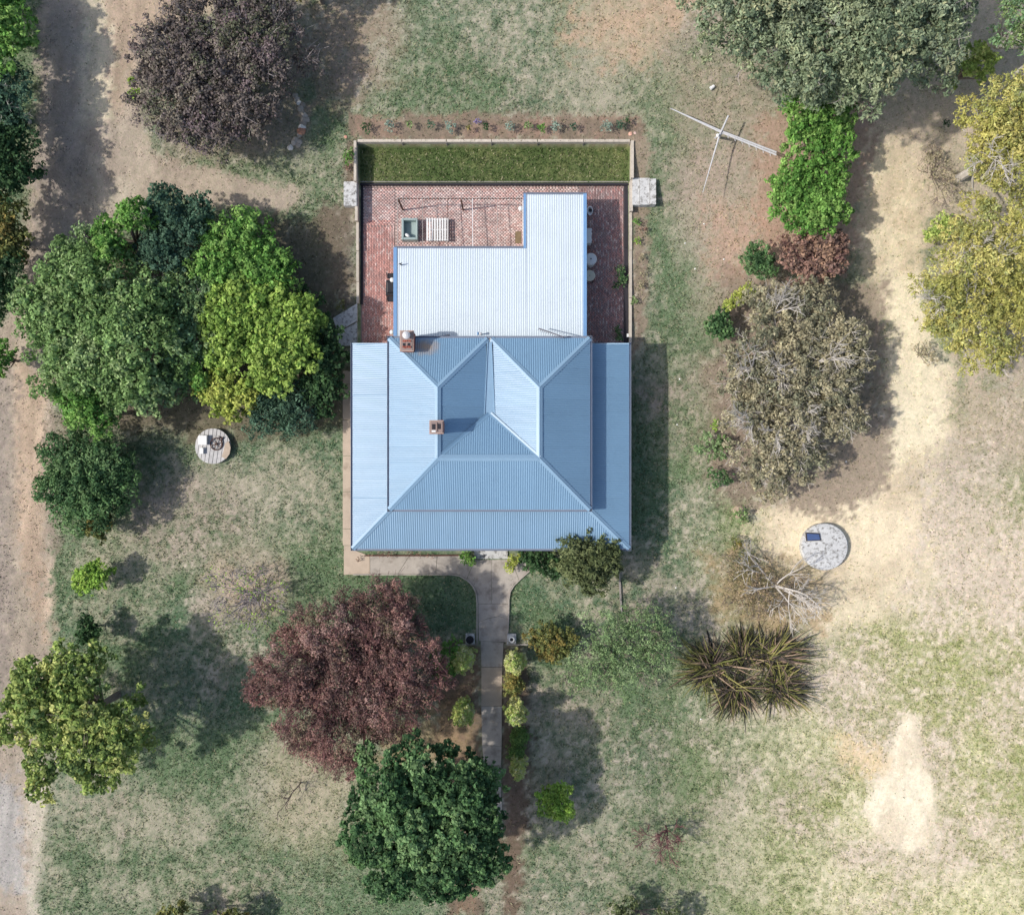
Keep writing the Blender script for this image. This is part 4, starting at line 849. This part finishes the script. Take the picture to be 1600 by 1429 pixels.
def tree(name, label, cat, blobs, Ht, pal, base=None, leaf=(.22,.13), dens=170, cr=.34, bark='bark', group=None, twigs=0, limbs=14, seed=1, up=.35, tilt=.7, hb=.14, dome=.62, shell=(.55,1.0), flatz=.8, holes=0, trunk_r=None, darkvar=.25, twigbark=None, nclump=11, fans=()):
    """blobs: (px,py,rpx[,height factor[,palette]]) as they show in the picture"""
    R = np.random.RandomState(seed); zc = Ht*.62; ar = sum(b_[2]**2 for b_ in blobs)
    bx_ = base or (sum(b_[0]*b_[2]**2 for b_ in blobs)/ar, sum(b_[1]*b_[2]**2 for b_ in blobs)/ar)
    x0, y0, _ = P(*bx_, zc); g0 = float(gh(x0, y0)); t_ = thing(name, (x0, y0, g0), label, cat, group)
    C = []; pi = 0
    for bi, b_ in enumerate(blobs):
        hf = b_[3] if len(b_) > 3 else R.uniform(.85, 1.0); top = Ht*hf; zb = top*.62
        cx, cy, _ = P(b_[0], b_[1], zb); r = b_[2]/PPM*(H-zb)/H*1.10; m = max(5, int(nclump*(1.3 if r > 1.5 else .9)))
        m = int(m*max(1, (r/2.2)))
        a0 = R.uniform(0, 6.3)
        for i in range(m):
            rho = math.sqrt((i+.5)/m)*(1-cr*.62); a_ = a0+i*2.39996+R.normal(0,.15); rho *= 1+.12*math.sin(3*a_+bi)+R.normal(0,.04)
            c_ = cr*r*R.uniform(.75,1.3); zz = top*hb+(top-top*hb-c_*.6)*math.sqrt(max(.05, 1-(rho*.93)**2))**(1/dome*.6)
            C.append((cx+r*rho*math.cos(a_), cy+r*rho*math.sin(a_), g0+zz, c_, c_*flatz, R.randint(0, 8)))
    C = np.array(C)
    if holes: C = C[R.rand(len(C)) > holes]
    area = sum(math.pi*(b_[2]/PPM)**2 for b_ in blobs); n = int(area*dens*1.7)
    o_ = np.array([x0, y0, g0])
    V, F, T = leaves(R, C, n, leaf, PAL[pal], shell, up, tilt, darkvar)
    me = fast_mesh('crown', V-o_, F, tint=T, mat=M['leaf']); link_mesh('crown', me, t_, (x0, y0, g0))
    rt = trunk_r or max(.03, Ht*.028); mb = MB(); zt = g0+Ht*(.28 if Ht > 3 else .15)
    mb.tube([(x0,y0,g0-.15),(x0+R.normal(0,.02*Ht),y0+R.normal(0,.02*Ht),zt)], [rt*1.25, rt], 7); top = Vector(mb.v[-4]); top = Vector((x0, y0, zt))
    mb.build('trunk', M[bark], t_)
    if limbs:
        mb = MB(); ids = R.permutation(len(C))[:limbs]
        for i in ids:
            c_ = Vector(C[i,:3]); mid = top.lerp(c_, .5)+Vector((R.normal(0,.15),R.normal(0,.15),-.1*Ht*.3)); mb.tube([top, mid, c_], [rt*.7, rt*.4, max(.012, rt*.12)], 5, cap=False)
        mb.build('limbs', M[bark], t_)
    for fpx, fpy in fans:
        mb = MB(); f0 = Vector(P(fpx, fpy, g0+Ht*.78)); f0.z = g0+Ht*.78; oc = (f0-Vector((x0,y0,f0.z))); oc = oc.normalized() if oc.length > .1 else Vector((1,0,0))
        mb.tube([top, top.lerp(f0, .6)-Vector((0,0,.3)), f0], [rt*.6, rt*.5, .07], 6, cap=False)
        for q in range(4): branch(R, mb, f0, oc+Vector((R.normal(0,.7),R.normal(0,.7),R.uniform(.25,.7))), R.uniform(.9,1.6), .055, 2, .6, .05, 5, 4, .011)
        mb.build('branch', M[twigbark or bark], t_)
    if twigs:
        mb = MB(); ids = R.choice(len(C), twigs)
        for i in ids:
            c_ = Vector(C[i,:3]); dr = (c_-Vector((x0,y0,g0+Ht*.35))).normalized(); s = c_-dr*C[i,3]*.6
            branch(R, mb, s, dr+Vector(R.normal(0,.45,3)), C[i,3]*R.uniform(1.0,1.9), .028, 1, .7, .02, 4, 4, .009)
        mb.build('twigs', M[twigbark or bark], t_)['kind'] = 'stuff'
    return t_

T_ = tree
# left of the drive
T_('border_tree','yellow green bushy tree at the top left corner beside the drive','tree',[(15,30,43),(38,75,33),(10,100,48),(-10,20,53)],5,'bright',leaf=(.26,.16),seed=11)
T_('border_tree','grey leaved tree with pale limbs on the left edge above the dark evergreens','tree',[(25,160,43),(52,160,29),(40,200,37),(0,180,43)],4.8,'darkblue',seed=12,bark='palebark',twigs=40,dens=120)
T_('border_tree','dense dark evergreen tree on the left edge level with the purple tree','tree',[(20,240,47),(40,275,35),(5,290,51),(35,225,35)],5,'dark',seed=13)
T_('border_tree','dark evergreen with a bronze side on the left edge near the drive bend','tree',[(30,345,29),(20,380,37),(34,395,25),(-5,360,43)],4.5,'olive',seed=14)
T_('border_tree','dark green evergreen on the left edge below the bronze one','tree',[(20,430,39),(5,465,35),(-15,440,43)],4.5,'dark',seed=15)
T_('border_shrub','small mid green shrub cut by the left edge below the drive bend','shrub',[(6,560,27)],3,'bright',seed=16)
# purple plum
T_('plum_tree','large purple brown twiggy plum tree between the drive and the rock row','tree',[(345,60,80),(290,110,70,.9),(420,90,70),(350,150,90),(300,170,75,.9),(395,175,48),(350,210,54,.85),(440,40,48,.85)],4.8,'purple',dens=120,leaf=(.19,.12),bark='greybark',twigs=260,twigbark='greybark',limbs=30,seed=21,holes=.2,cr=.27,shell=(.3,1.05))
T_('green_shrub','small lime shrub at the left foot of the purple plum tree','shrub',[(222,142,7),(224,160,8)],1.2,'greenyellow',seed=22,limbs=0)
# left clump
T_('shade_tree','large mid green broad tree beside the drive, left side of the big clump','tree',[(165,460,72),(110,510,62),(215,530,70),(150,570,70),(215,600,52,.9),(60,480,36,.8),(120,430,45,.85),(240,480,40,.85)],6.0,'mid',leaf=(.24,.15),dens=190,seed=31,limbs=20)
T_('clump_tree','bright green smaller tree at the lower tip of the big clump beside the drive','tree',[(150,640,38),(120,625,28),(165,660,26)],5.5,'bright',seed=32)
T_('clump_tree','dark blue green tree at the top middle of the big clump','tree',[(285,365,50),(270,325,30),(320,340,30),(260,400,35)],4.6,'darkblue',seed=33)
T_('clump_tree','small leafy tree with lime tips at the top left of the big clump','tree',[(190,370,30),(225,345,26),(185,400,26)],5.5,'bright',seed=34)
T_('clump_tree','thin pale green sapling at the far top left of the big clump','tree',[(130,395,24),(145,370,18)],4.5,'feather',seed=35,dens=90)
T_('clump_tree','bright green rounded tree at the top right of the big clump','tree',[(375,385,50),(410,420,46),(345,420,40),(440,430,30)],4.0,'bright',seed=36,leaf=(.24,.15))
T_('clump_tree','muted green tree filling the middle of the big clump','tree',[(285,470,48),(300,540,52),(270,600,38),(330,470,34)],4.0,'midpale',seed=37,twigs=60,bark='greybark')
T_('lime_tree','large lime green leafy tree at the right of the big clump','tree',[(395,490,60),(440,505,50),(365,540,44),(430,560,48),(360,490,40),(470,530,38),(480,490,28)],4.4,'lime',leaf=(.26,.18),dens=190,seed=38)
T_('clump_tree','yellow lime tree at the bottom of the big clump above the round platform','tree',[(350,610,34),(385,620,28),(370,648,18),(320,605,20)],3.8,'yellow',leaf=(.24,.17),seed=39,dens=150)
T_('clump_tree','dark green tree between the lime tree and the verandah corner','tree',[(500,560,38),(505,610,34),(480,480,30,.8),(515,520,24)],3.2,'dark',seed=40,leaf=(.24,.16))
T_('clump_tree','dark blue green feathery tree at the lower right of the big clump','tree',[(435,620,48),(460,650,34),(415,655,30)],3.4,'darkblue',leaf=(.26,.08),seed=41)
T_('clump_shrub','small bright green bush low in the middle of the big clump','shrub',[(310,575,26),(320,600,16)],4.0,'bright',seed=42)
# left lawn
T_('dark_tree','round dense dark green tree on the left lawn beside the drive','tree',[(120,720,50),(160,720,46),(140,770,54),(100,760,40),(180,760,40)],3.8,'deep',leaf=(.24,.10),dens=190,seed=43)
T_('olive_bush','small olive green bush tucked under the round dark tree','shrub',[(157,820,24)],2.6,'olive',seed=44)
T_('small_bush','small round bright green bush on the left lawn by the drive','shrub',[(147,898,25),(135,907,18),(158,890,19)],2.4,'greenyellow',seed=45,dens=220,leaf=(.2,.13))
T_('small_bush','small dark olive bush above the large yellow green tree','shrub',[(140,978,20),(142,990,16)],2.2,'dark',seed=46,dens=220)
T_('yellow_green_tree','large ragged yellow green tree at the lower left beside the drive','tree',[(75,1060,40),(130,1040,44),(95,1110,46,.95),(35,1130,28,.8),(150,1100,44),(210,1120,38,.9),(160,1165,48,.95),(200,1160,34),(85,1180,30,.8),(80,1220,22,.75),(165,1205,24,.8),(45,1085,24,.8)],8,'yg',leaf=(.25,.16),dens=170,seed=47,limbs=26,twigs=40,cr=.34)
# copper beech, chestnut, small ones
T_('copper_beech','large round copper red tree left of the front path','tree',[(525,985,66),(590,975,68),(635,1030,60),(466,1042,58),(545,1055,80),(600,1090,66),(490,1110,60),(540,1150,52),(630,960,40,.85),(420,1065,34,.8),(560,1185,22,.8),(680,1060,30,.75)],7.6,'copper',leaf=(.15,.07),dens=230,bark='redbark',twigs=1500,twigbark='redbark',limbs=36,seed=51,cr=.26,shell=(.3,1.1))
T_('shade_tree','large dark green tree at the bottom beside the front path','tree',[(610,1220,56),(665,1190,50),(720,1220,56),(650,1270,66),(720,1290,62),(590,1290,50),(690,1340,56),(620,1340,50),(758,1272,32,.85),(750,1192,30,.8),(756,1330,36,.85)],9.5,'deep',leaf=(.25,.16),dens=190,seed=52,limbs=22,cr=.28)
T_('small_bush','round leaf green bush on the lawn right of the front path','shrub',[(870,1247,30),(862,1237,18),(880,1257,18)],2.6,'greenyellow',seed=53,dens=240,leaf=(.18,.1))
sparse = T_('bare_shrub','sparse leafless shrub with a few yellow leaves on the left lawn','shrub',[(345,905,20),(430,930,26),(400,970,22),(350,960,22),(395,915,30)],2.6,'greenyellow',seed=54,dens=16,leaf=(.13,.09),bark='greybark',twigs=120,shell=(.6,1.2))
# front shrubs
T_('olive_shrub','large dense olive shrub overlapping the front right corner of the verandah roof','shrub',[(905,870,38),(935,862,34),(915,895,34),(890,850,22,.95),(945,880,22)],4.3,'dryolive',leaf=(.26,.09),seed=55,dens=220)
T_('front_shrub','dark green shrub between the front steps and the large olive shrub','shrub',[(840,872,22),(862,885,20),(825,868,15)],1.9,'dark',seed=56,dens=200)
T_('front_shrub','small leafy green shrub on the left of the front steps','shrub',[(727,868,11),(736,876,8)],1.0,'bright',seed=57,dens=220,leaf=(.16,.1),limbs=3)
T_('front_shrub','small yellow green shrub on the right of the front steps','shrub',[(802,876,10),(797,886,8),(812,870,8)],1.0,'yellow',seed=58,dens=200,leaf=(.16,.1),limbs=3)
T_('rusty_shrub','low rust leaved plants in the bed below the left front verandah','shrub',[(578,866,6),(595,864,6),(610,865,6),(640,863,6),(655,866,5),(672,868,6),(560,872,5)],.45,'red',seed=59,dens=90,leaf=(.1,.07),limbs=0)
T_('gold_shrub','rounded olive gold shrub beside the right plinth of the front path','shrub',[(850,1000,26),(878,1000,24),(865,1018,20)],2.4,'olive',seed=60,dens=220,leaf=(.18,.1))
T_('feathery_tree','thin feathery green tree between the gold shrub and the flax','tree',[(960,990,44),(1010,980,40),(980,1035,46),(1030,1010,34),(930,1030,36),(900,1050,30,.7)],4.2,'feather',leaf=(.2,.06),dens=95,twigs=110,bark='greybark',twigbark='bark',seed=61,shell=(.3,1.1),limbs=24)
T_('green_shrub','leafy green shrub under the right side of the copper tree','shrub',[(697,1020,24),(692,1048,20),(708,1040,14)],3.0,'bright',seed=62,dens=160,leaf=(.18,.12))
def conifer(px, py, h, r, pal, label, seed, hid=False):
    x, y, z = G(px, py); R = np.random.RandomState(seed); t_ = thing('path_conifer', (x, y, z), label, 'conifer', 'small columnar conifers along the front path')
    C = []
    for i in range(26):
        f = (i+.5)/26; rr_ = r*(math.sin(math.pi*min(1, .22+f*.80))**.8); a_ = i*2.4; C.append((x+rr_*.5*math.cos(a_), y+rr_*.5*math.sin(a_), z+.12+f*h*.92, max(.1, rr_*.62), max(.14, rr_*.7), R.randint(0,4)))
    V, F, T = leaves(R, C, int(3000*r/.5*h/3), (.13,.07), PAL[pal], (.6,1.0), .2, .6, .15); T = np.clip(T*1.45, 0, .6)  # leaf tint brightened to offset the tree shade falling on the conifers
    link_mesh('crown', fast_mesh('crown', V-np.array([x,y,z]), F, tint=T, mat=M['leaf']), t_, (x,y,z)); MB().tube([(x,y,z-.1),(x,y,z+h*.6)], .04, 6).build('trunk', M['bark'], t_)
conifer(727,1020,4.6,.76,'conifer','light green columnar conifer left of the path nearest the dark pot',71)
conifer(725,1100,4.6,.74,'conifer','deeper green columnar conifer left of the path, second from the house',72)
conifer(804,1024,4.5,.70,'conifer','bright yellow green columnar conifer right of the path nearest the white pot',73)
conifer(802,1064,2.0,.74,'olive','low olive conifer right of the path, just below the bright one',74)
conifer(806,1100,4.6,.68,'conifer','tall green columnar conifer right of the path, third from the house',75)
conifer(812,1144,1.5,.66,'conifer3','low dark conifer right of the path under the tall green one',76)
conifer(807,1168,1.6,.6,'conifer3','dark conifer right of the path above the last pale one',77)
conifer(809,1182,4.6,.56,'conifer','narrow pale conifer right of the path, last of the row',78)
# north bed behind the wall
bedc = [(578,210,9,'dark','dark green'),(612,208,10,'bluegreen','silvery blue'),(643,207,7,'mid','mid green'),(676,206,8,'darkblue','blue green'),(706,209,11,'bluegreen','silvery blue'),(735,211,6,'olive','olive'),(748,202,6,'lilac','lilac flowered'),(760,210,8,'dark','dark green'),
        (797,209,9,'bluegreen','silvery blue'),(823,208,8,'mid','leaf green'),(845,212,9,'bright','bright green'),(867,208,10,'bluegreen','silvery blue'),(893,209,8,'darkblue','blue green'),(946,209,10,'bluegreen','silvery blue'),(966,208,9,'darkblue','blue green'),(975,200,7,'dark','dark green')]
nb = ['first from the left','second from the left','third from the left','fourth from the left','fifth from the left','sixth from the left','set back near the middle','just right of the lilac one','right of the wall middle','left of the bright green one','two thirds along the wall','just right of the bright green one','left of the bare gap','right of the bare gap','near the right wall corner','behind the last one by the right corner']
for i, (px, py, r, p, cn) in enumerate(bedc): T_('bed_plant', 'small %s plant behind the wall, %s' % (cn, nb[i]), 'plant', [(px,py,r*.8)], .6+.02*r, p, seed=100+i, dens=260, leaf=(.12,.07), limbs=0, nclump=6, cr=.45, group='small plants in the bed behind the wall')
T_('flower_plant','leafy plant with orange flowers outside the upper left wall','plant',[(550,252,9),(549,262,6)],.7,'bright',seed=120,dens=220,leaf=(.12,.08),limbs=0)
T_('flower_plant','orange flowers at the foot of the upper left wall','plant',[(548,271,6)],.5,'red',seed=121,dens=220,leaf=(.1,.08),limbs=0)
for i, (px, py, r, p, lb) in enumerate(((994,347,7,'bright','upper lime green plant in the strip right of the patio wall'),(1003,362,6,'red','dark red plant in the strip right of the patio wall'),(994,379,7,'greenyellow','lower lime green plant in the strip right of the patio wall'),(1002,404,6,'scrub','upper grey tuft in the strip right of the patio wall'),(1003,430,6,'scrub','middle grey tuft in the strip right of the patio wall'),(1001,447,6,'scrub','lower grey tuft in the strip right of the patio wall'),
     (990,470,7,'mid','low green weeds at the lower end of the strip right of the patio'),(535,478,8,'olive','small orange tinged plant above the angled concrete ramp'))):
    T_('strip_plant', lb, 'plant', [(px,py,r)], .5, p, seed=130+i, dens=160, leaf=(.12,.07), limbs=0, nclump=5)
T_('patio_plant','dark green creeper on the right side of the brick patio','plant',[(969,422,8),(972,436,9),(963,445,6)],.7,'deep',seed=140,dens=260,leaf=(.12,.08),limbs=0)
T_('patio_plant','low dark green plant at the bottom right of the brick patio','plant',[(965,515,7),(968,528,7)],.5,'deep',seed=141,dens=200,leaf=(.12,.08),limbs=0)
# north east
T_('gum_tree','huge grey green gum tree spreading across the top right','tree',[(1120,30,62),(1200,20,76),(1290,30,80),(1380,30,76),(1440,50,46),(1140,90,40,.9),(1200,110,58),(1280,110,64),(1350,110,58),(1420,110,46),(1320,160,42,.95),(1235,160,36,.9),(1090,105,20,.8),(1290,-30,80),(1180,-40,70),(1400,-40,70)],11,'gum',leaf=(.26,.11),dens=185,bark='greybark',twigs=120,seed=151,limbs=40,cr=.34,darkvar=.2)
T_('bright_tree','bright green rounded tree touching the big gum from below','tree',[(1240,200,34),(1285,205,34),(1255,235,36),(1290,240,30),(1215,185,14,.9)],4.8,'bright',leaf=(.2,.12),dens=240,seed=152,cr=.33)
T_('bright_tree','bright green rounded tree between the first bright one and the red shrub','tree',[(1235,290,34),(1280,285,34),(1225,320,32),(1275,330,40),(1245,350,28),(1305,340,16,.85)],4.6,'bright',leaf=(.2,.12),dens=240,seed=153,cr=.33)
T_('dark_shrub','dark green conifer like shrub left of the red brown shrub','shrub',[(1180,405,24),(1190,420,22),(1170,415,20)],3.2,'deep',leaf=(.2,.08),seed=154,dens=220)
T_('red_shrub','red brown leaved shrub below the bright green trees','shrub',[(1240,400,30),(1280,405,34),(1255,430,30),(1300,385,18,.8),(1215,385,14)],4.2,'red',seed=155,dens=150,twigs=70,bark='redbark')
T_('yellow_shrub','narrow golden yellow shrub left of the big grey brown tree','shrub',[(1165,455,14),(1148,468,14),(1136,480,10)],2.0,'yellow',seed=156,dens=220,leaf=(.16,.1))
T_('green_bush','dark leaf green bush at the left edge of the big grey brown tree','shrub',[(1118,510,17),(1132,515,15),(1125,495,12)],2.2,'deep',seed=157,dens=240)
T_('grey_tree','big grey brown tree with bare silver branches on the right','tree',[(1200,480,40),(1260,480,46,.9),(1180,530,44),(1240,540,52),(1310,530,44),(1160,590,40,.85),(1220,600,50),(1290,600,52),(1330,570,30,.8),(1170,650,42,.85),(1240,660,50),(1310,650,42,.9),(1190,710,44,.85),(1250,710,40,.8),(1200,750,32,.7)],5.2,'wattle',leaf=(.22,.11),dens=125,bark='greybark',twigs=420,twigbark='palebark',seed=158,fans=((1175,575),(1180,660),(1215,675),(1230,590),(1280,565),(1210,490),(1255,650)),limbs=50,cr=.30,holes=.14,shell=(.4,1.05))
for i, (px, py, r, p, lb) in enumerate(((1118,663,9,'greenyellow','tiny bright green bush left of the grey brown tree'),(1112,700,24,'feather','low feathery green shrub below the tiny bright bush'),(1132,692,14,'mid','low mid green shrub beside the feathery one'),(1125,748,20,'deep','spiky dark green shrub at the lower left of the grey brown tree'),(1158,808,13,'mid','small green plant growing against the brown boulder'),(1100,905,1,'mid',''),(1152,848,10,'olive','small olive tuft below the boulder'))):
    if lb: T_('low_shrub', lb, 'shrub', [(px,py,r)], .8+.03*r, p, seed=160+i, dens=170, leaf=(.15,.08), limbs=3, nclump=7)
T_('brown_scrub','wispy brown and olive scrub beneath the bleached bare tree','scrub',[(1145,885,26),(1180,900,34),(1150,935,30),(1215,945,30),(1235,915,26),(1190,950,28)],1.5,'brownscrub',leaf=(.16,.05),dens=70,seed=170,twigs=90,bark='bark',shell=(.3,1.1))
# right edge
T_('golden_gum','golden olive gum with white limbs at the right edge, upper one','tree',[(1530,190,46),(1510,220,34,.9),(1505,275,30,.85),(1580,230,46),(1525,250,36,.9),(1560,290,44),(1520,310,26,.85),(1600,180,50),(1600,320,40)],9,'gold',leaf=(.2,.08),dens=210,bark='palebark',twigs=70,seed=171,fans=((1560,235),(1585,250)),limbs=26,darkvar=.18)
T_('golden_gum','golden olive gum with white limbs at the right edge, lower and larger','tree',[(1450,475,40,.9),(1440,510,26,.8),(1480,390,34,.9),(1500,350,30,.85),(1500,430,50),(1550,420,50),(1600,400,50),(1490,500,46),(1550,500,50),(1600,500,50),(1520,555,36,.9),(1470,530,26,.85),(1560,370,36),(1590,550,26,.8)],9.5,'gold',leaf=(.2,.08),dens=210,bark='palebark',twigs=110,seed=172,fans=((1470,465),(1540,480),(1560,410),(1530,395)),limbs=36,holes=.08,darkvar=.18)
T_('pale_gum','pale sparse gum foliage in the top right corner','tree',[(1560,50,44),(1600,30,50),(1550,90,26,.8),(1590,90,30)],9,'midpale',leaf=(.22,.09),dens=110,bark='palebark',twigs=60,seed=173)
T_('yellow_bush','yellow green bush between the big gum and the golden gum','shrub',[(1495,110,22),(1480,130,18),(1510,125,20)],5,'conifer',seed=174,dens=180)
T_('pale_scrub','thin pale scrub beside the sandy track','shrub',[(1450,270,26),(1465,300,22),(1445,250,16)],1.8,'scrub',seed=175,dens=50,leaf=(.15,.06),twigs=60,shell=(.3,1.1))
T_('lime_bush','small pale lime bush left of the lower golden gum','shrub',[(1460,365,18),(1470,350,12),(1448,372,12)],2.2,'conifer',seed=176,dens=170)
T_('track_bush','pale wispy bush at the foot of the lower golden gum','shrub',[(1440,545,14),(1452,560,12)],1.6,'scrub',seed=177,dens=110,leaf=(.15,.06))
T_('tuft_bush','tiny dark bush by the track above the thin pale scrub','shrub',[(1462,206,7)],.8,'dark',seed=178,dens=170,leaf=(.12,.06),limbs=0)
# bottom edge
T_('lower_tree','dark green tree top showing at the bottom edge left of centre','tree',[(275,1432,24),(360,1438,28)],2.6,'olive',seed=181)
T_('lower_tree','olive tree top cut off by the bottom edge right of the path','tree',[(970,1436,30),(1040,1440,26)],2.6,'dryolive',seed=182,dens=110)
T_('edge_tree','dark green tree tip at the top edge above the plum tree','tree',[(470,-10,30),(520,-25,30)],5,'olive',seed=183)

# bare trees
def bare(name, label, px, py, h, specs, bark, seed, twig=3, cat='tree'):
    R = np.random.RandomState(seed); x, y, z = G(px, py); t_ = thing(name, (x,y,z), label, cat); mb = MB(); mb.tube([(x,y,z-.1),(x,y,z+h*.3)], [h*.03, h*.02], 6); mb.build('trunk', M[bark], t_)
    for (dx, dy, dz, l, r, dep) in specs:
        mb = MB(); branch(R, mb, (x,y,z+h*.28), (dx,dy,dz), l, r, dep, .6, .03, 4, 5, .014); mb.build('branch', M[bark], t_)
    return t_
bare('dead_tree','bleached white leafless tree leaning right above the flax',1205,912,3.2,[(1,-.15,.35,2.6,.10,3),(1,-.7,.35,2.2,.09,3),(-1,.5,.4,2.4,.10,3),(-1,-.1,.5,2.0,.07,2),(.3,1,.6,2.0,.07,2),(.5,-1,.5,2.0,.07,3)],'palebark',5)
bare('bare_sapling','leafless sapling with a dark lean trunk on the lower left lawn',470,1222,1.8,[(-.7,-.9,.5,1.5,.05,2),(-.4,-.6,.8,1.0,.03,2),(.4,.3,.9,.8,.03,1)],'darkbark',6,cat='sapling')
bare('bare_sapling','pinkish leafless bushy sapling on the lawn right of the dark tree',1040,1290,2.4,[(-.8,.5,.8,1.4,.05,3),(-.8,-.4,.8,1.5,.05,3),(-.2,-1,.8,1.5,.05,3),(.2,.6,1,1.2,.04,3),(-1,0,.6,1.5,.04,3)],'redbark',7,cat='sapling')
bare('bare_shrub','grey leafless spreading shrub among yellow leaves on the left lawn',392,925,2.0,[(-1,.1,.4,1.6,.04,3),(-.7,.8,.5,1.5,.04,3),(.8,.3,.5,1.6,.04,3),(.6,-.8,.5,1.4,.04,3),(-.6,-.8,.5,1.4,.04,3)],'greybark',8,cat='shrub')
shr = [o for o in bpy.data.objects if o.name.startswith('bare_shrub') and o is not sparse and not o.parent][0]
for ch in list(sparse.children):                     # the few leaves belong to the same shrub
    w_ = wloc(ch)
    if ch.name.split('.')[0] == 'trunk': bpy.data.objects.remove(ch)
    else: ch.parent = shr; ch.location = w_-shr.location
shr['label'] = 'sparse grey shrub with bare spreading branches and a few yellow leaves on the left lawn'; bpy.data.objects.remove(sparse)
x, y, z = G(1562,135); mb = MB(); mb.tube([(x-.3,y-.6,z),(x,y,z+1.5),(x+.5,y+.7,z+3.2)], [.16,.13,.08], 8); tag(mb.build('fallen_tree', M['palebark']), 'white leaning dead trunk in the top right corner', 'tree trunk')

# flax clump
fx, fy, fz = G(1165, 1052); flax = thing('flax_clump', (fx, fy, fz), 'big spiky flax clump with dark olive and straw blades', 'flax')
R = np.random.RandomState(77); fcol = [(64,66,50),(86,90,56),(116,120,66),(156,150,92),(172,148,126),(50,48,46),(124,108,92),(92,80,74),(130,130,76),(58,56,52)]
vars_ = []
for i, c in enumerate(fcol*2):
    Lf = R.uniform(1.4, 2.2); w = R.uniform(.028, .05); arch = R.uniform(.3, 1.0); vs = []; nseg = 4
    for k in range(nseg+1):
        t_ = k/nseg; ww = w*(1-t_**2.2)+.004; xx = Lf*t_; zz = Lf*.62*t_*(1-arch*.75*t_); vs += [(xx,-ww,zz),(xx,0,zz-ww*.5),(xx,ww,zz)]
    fs = [(3*k+j, 3*k+j+1, 3*k+j+4, 3*k+j+3) for k in range(nseg) for j in (0,1)]
    vars_.append(fast_mesh('blade', vs, fs, tint=np.tile(lin(c), (len(fs),1)), mat=M['leaf']))
cents = [(1112,1040,1.25),(1205,1025,1.25),(1150,1075,1.1),(1215,1070,1.1),(1160,1020,1.0)]
sv_, sf_, st_ = [], [], []; nb_ = 0
for i in range(1700):
    cpx, cpy, sc = cents[i % 5]; x, y, z = G(cpx+R.normal(0,9), cpy+R.normal(0,8)); a_ = R.uniform(0, 2*math.pi); out = math.atan2(y-fy, x-fx)
    if R.rand() < .6: a_ = out+R.normal(0,.6)
    s = sc*R.uniform(.42,1.2); tl = R.uniform(-.45,.35); me_ = vars_[R.randint(len(vars_))]
    if i < 300:
        o = bpy.data.objects.new('blade', me_); COL.objects.link(o); o.parent = flax; o.location = (x-fx, y-fy, z-fz+.05); o.rotation_euler = (R.normal(0,.2), -tl, a_); o.scale = (s,s,s)
    else:
        n = len(me_.vertices); co = np.empty(n*3); me_.vertices.foreach_get('co', co); co = co.reshape(-1,3)*s
        ct, st2 = math.cos(tl), math.sin(tl); X = co[:,0]*ct-co[:,2]*st2; Z = co[:,0]*st2+co[:,2]*ct; ca_, sa_ = math.cos(a_), math.sin(a_)
        W_ = np.stack([X*ca_-co[:,1]*sa_+x-fx, X*sa_+co[:,1]*ca_+y-fy, Z+z-fz+.05], 1); sv_.append(W_)
        fi = np.array([[3*k+j, 3*k+j+1, 3*k+j+4, 3*k+j+3] for k in range(4) for j in (0,1)])+nb_; sf_.append(fi); nb_ += n
        st_.append(np.tile(lin(fcol[R.randint(len(fcol))]), (8,1)))
o = link_mesh('inner_blades', fast_mesh('inner_blades', np.concatenate(sv_), np.concatenate(sf_), tint=np.concatenate(st_), mat=M['leaf']), flax, (fx,fy,fz)); o['kind'] = 'stuff'
print('objects', len(bpy.data.objects), 'tris', sum(len(m.polygons)*2 for m in bpy.data.meshes))
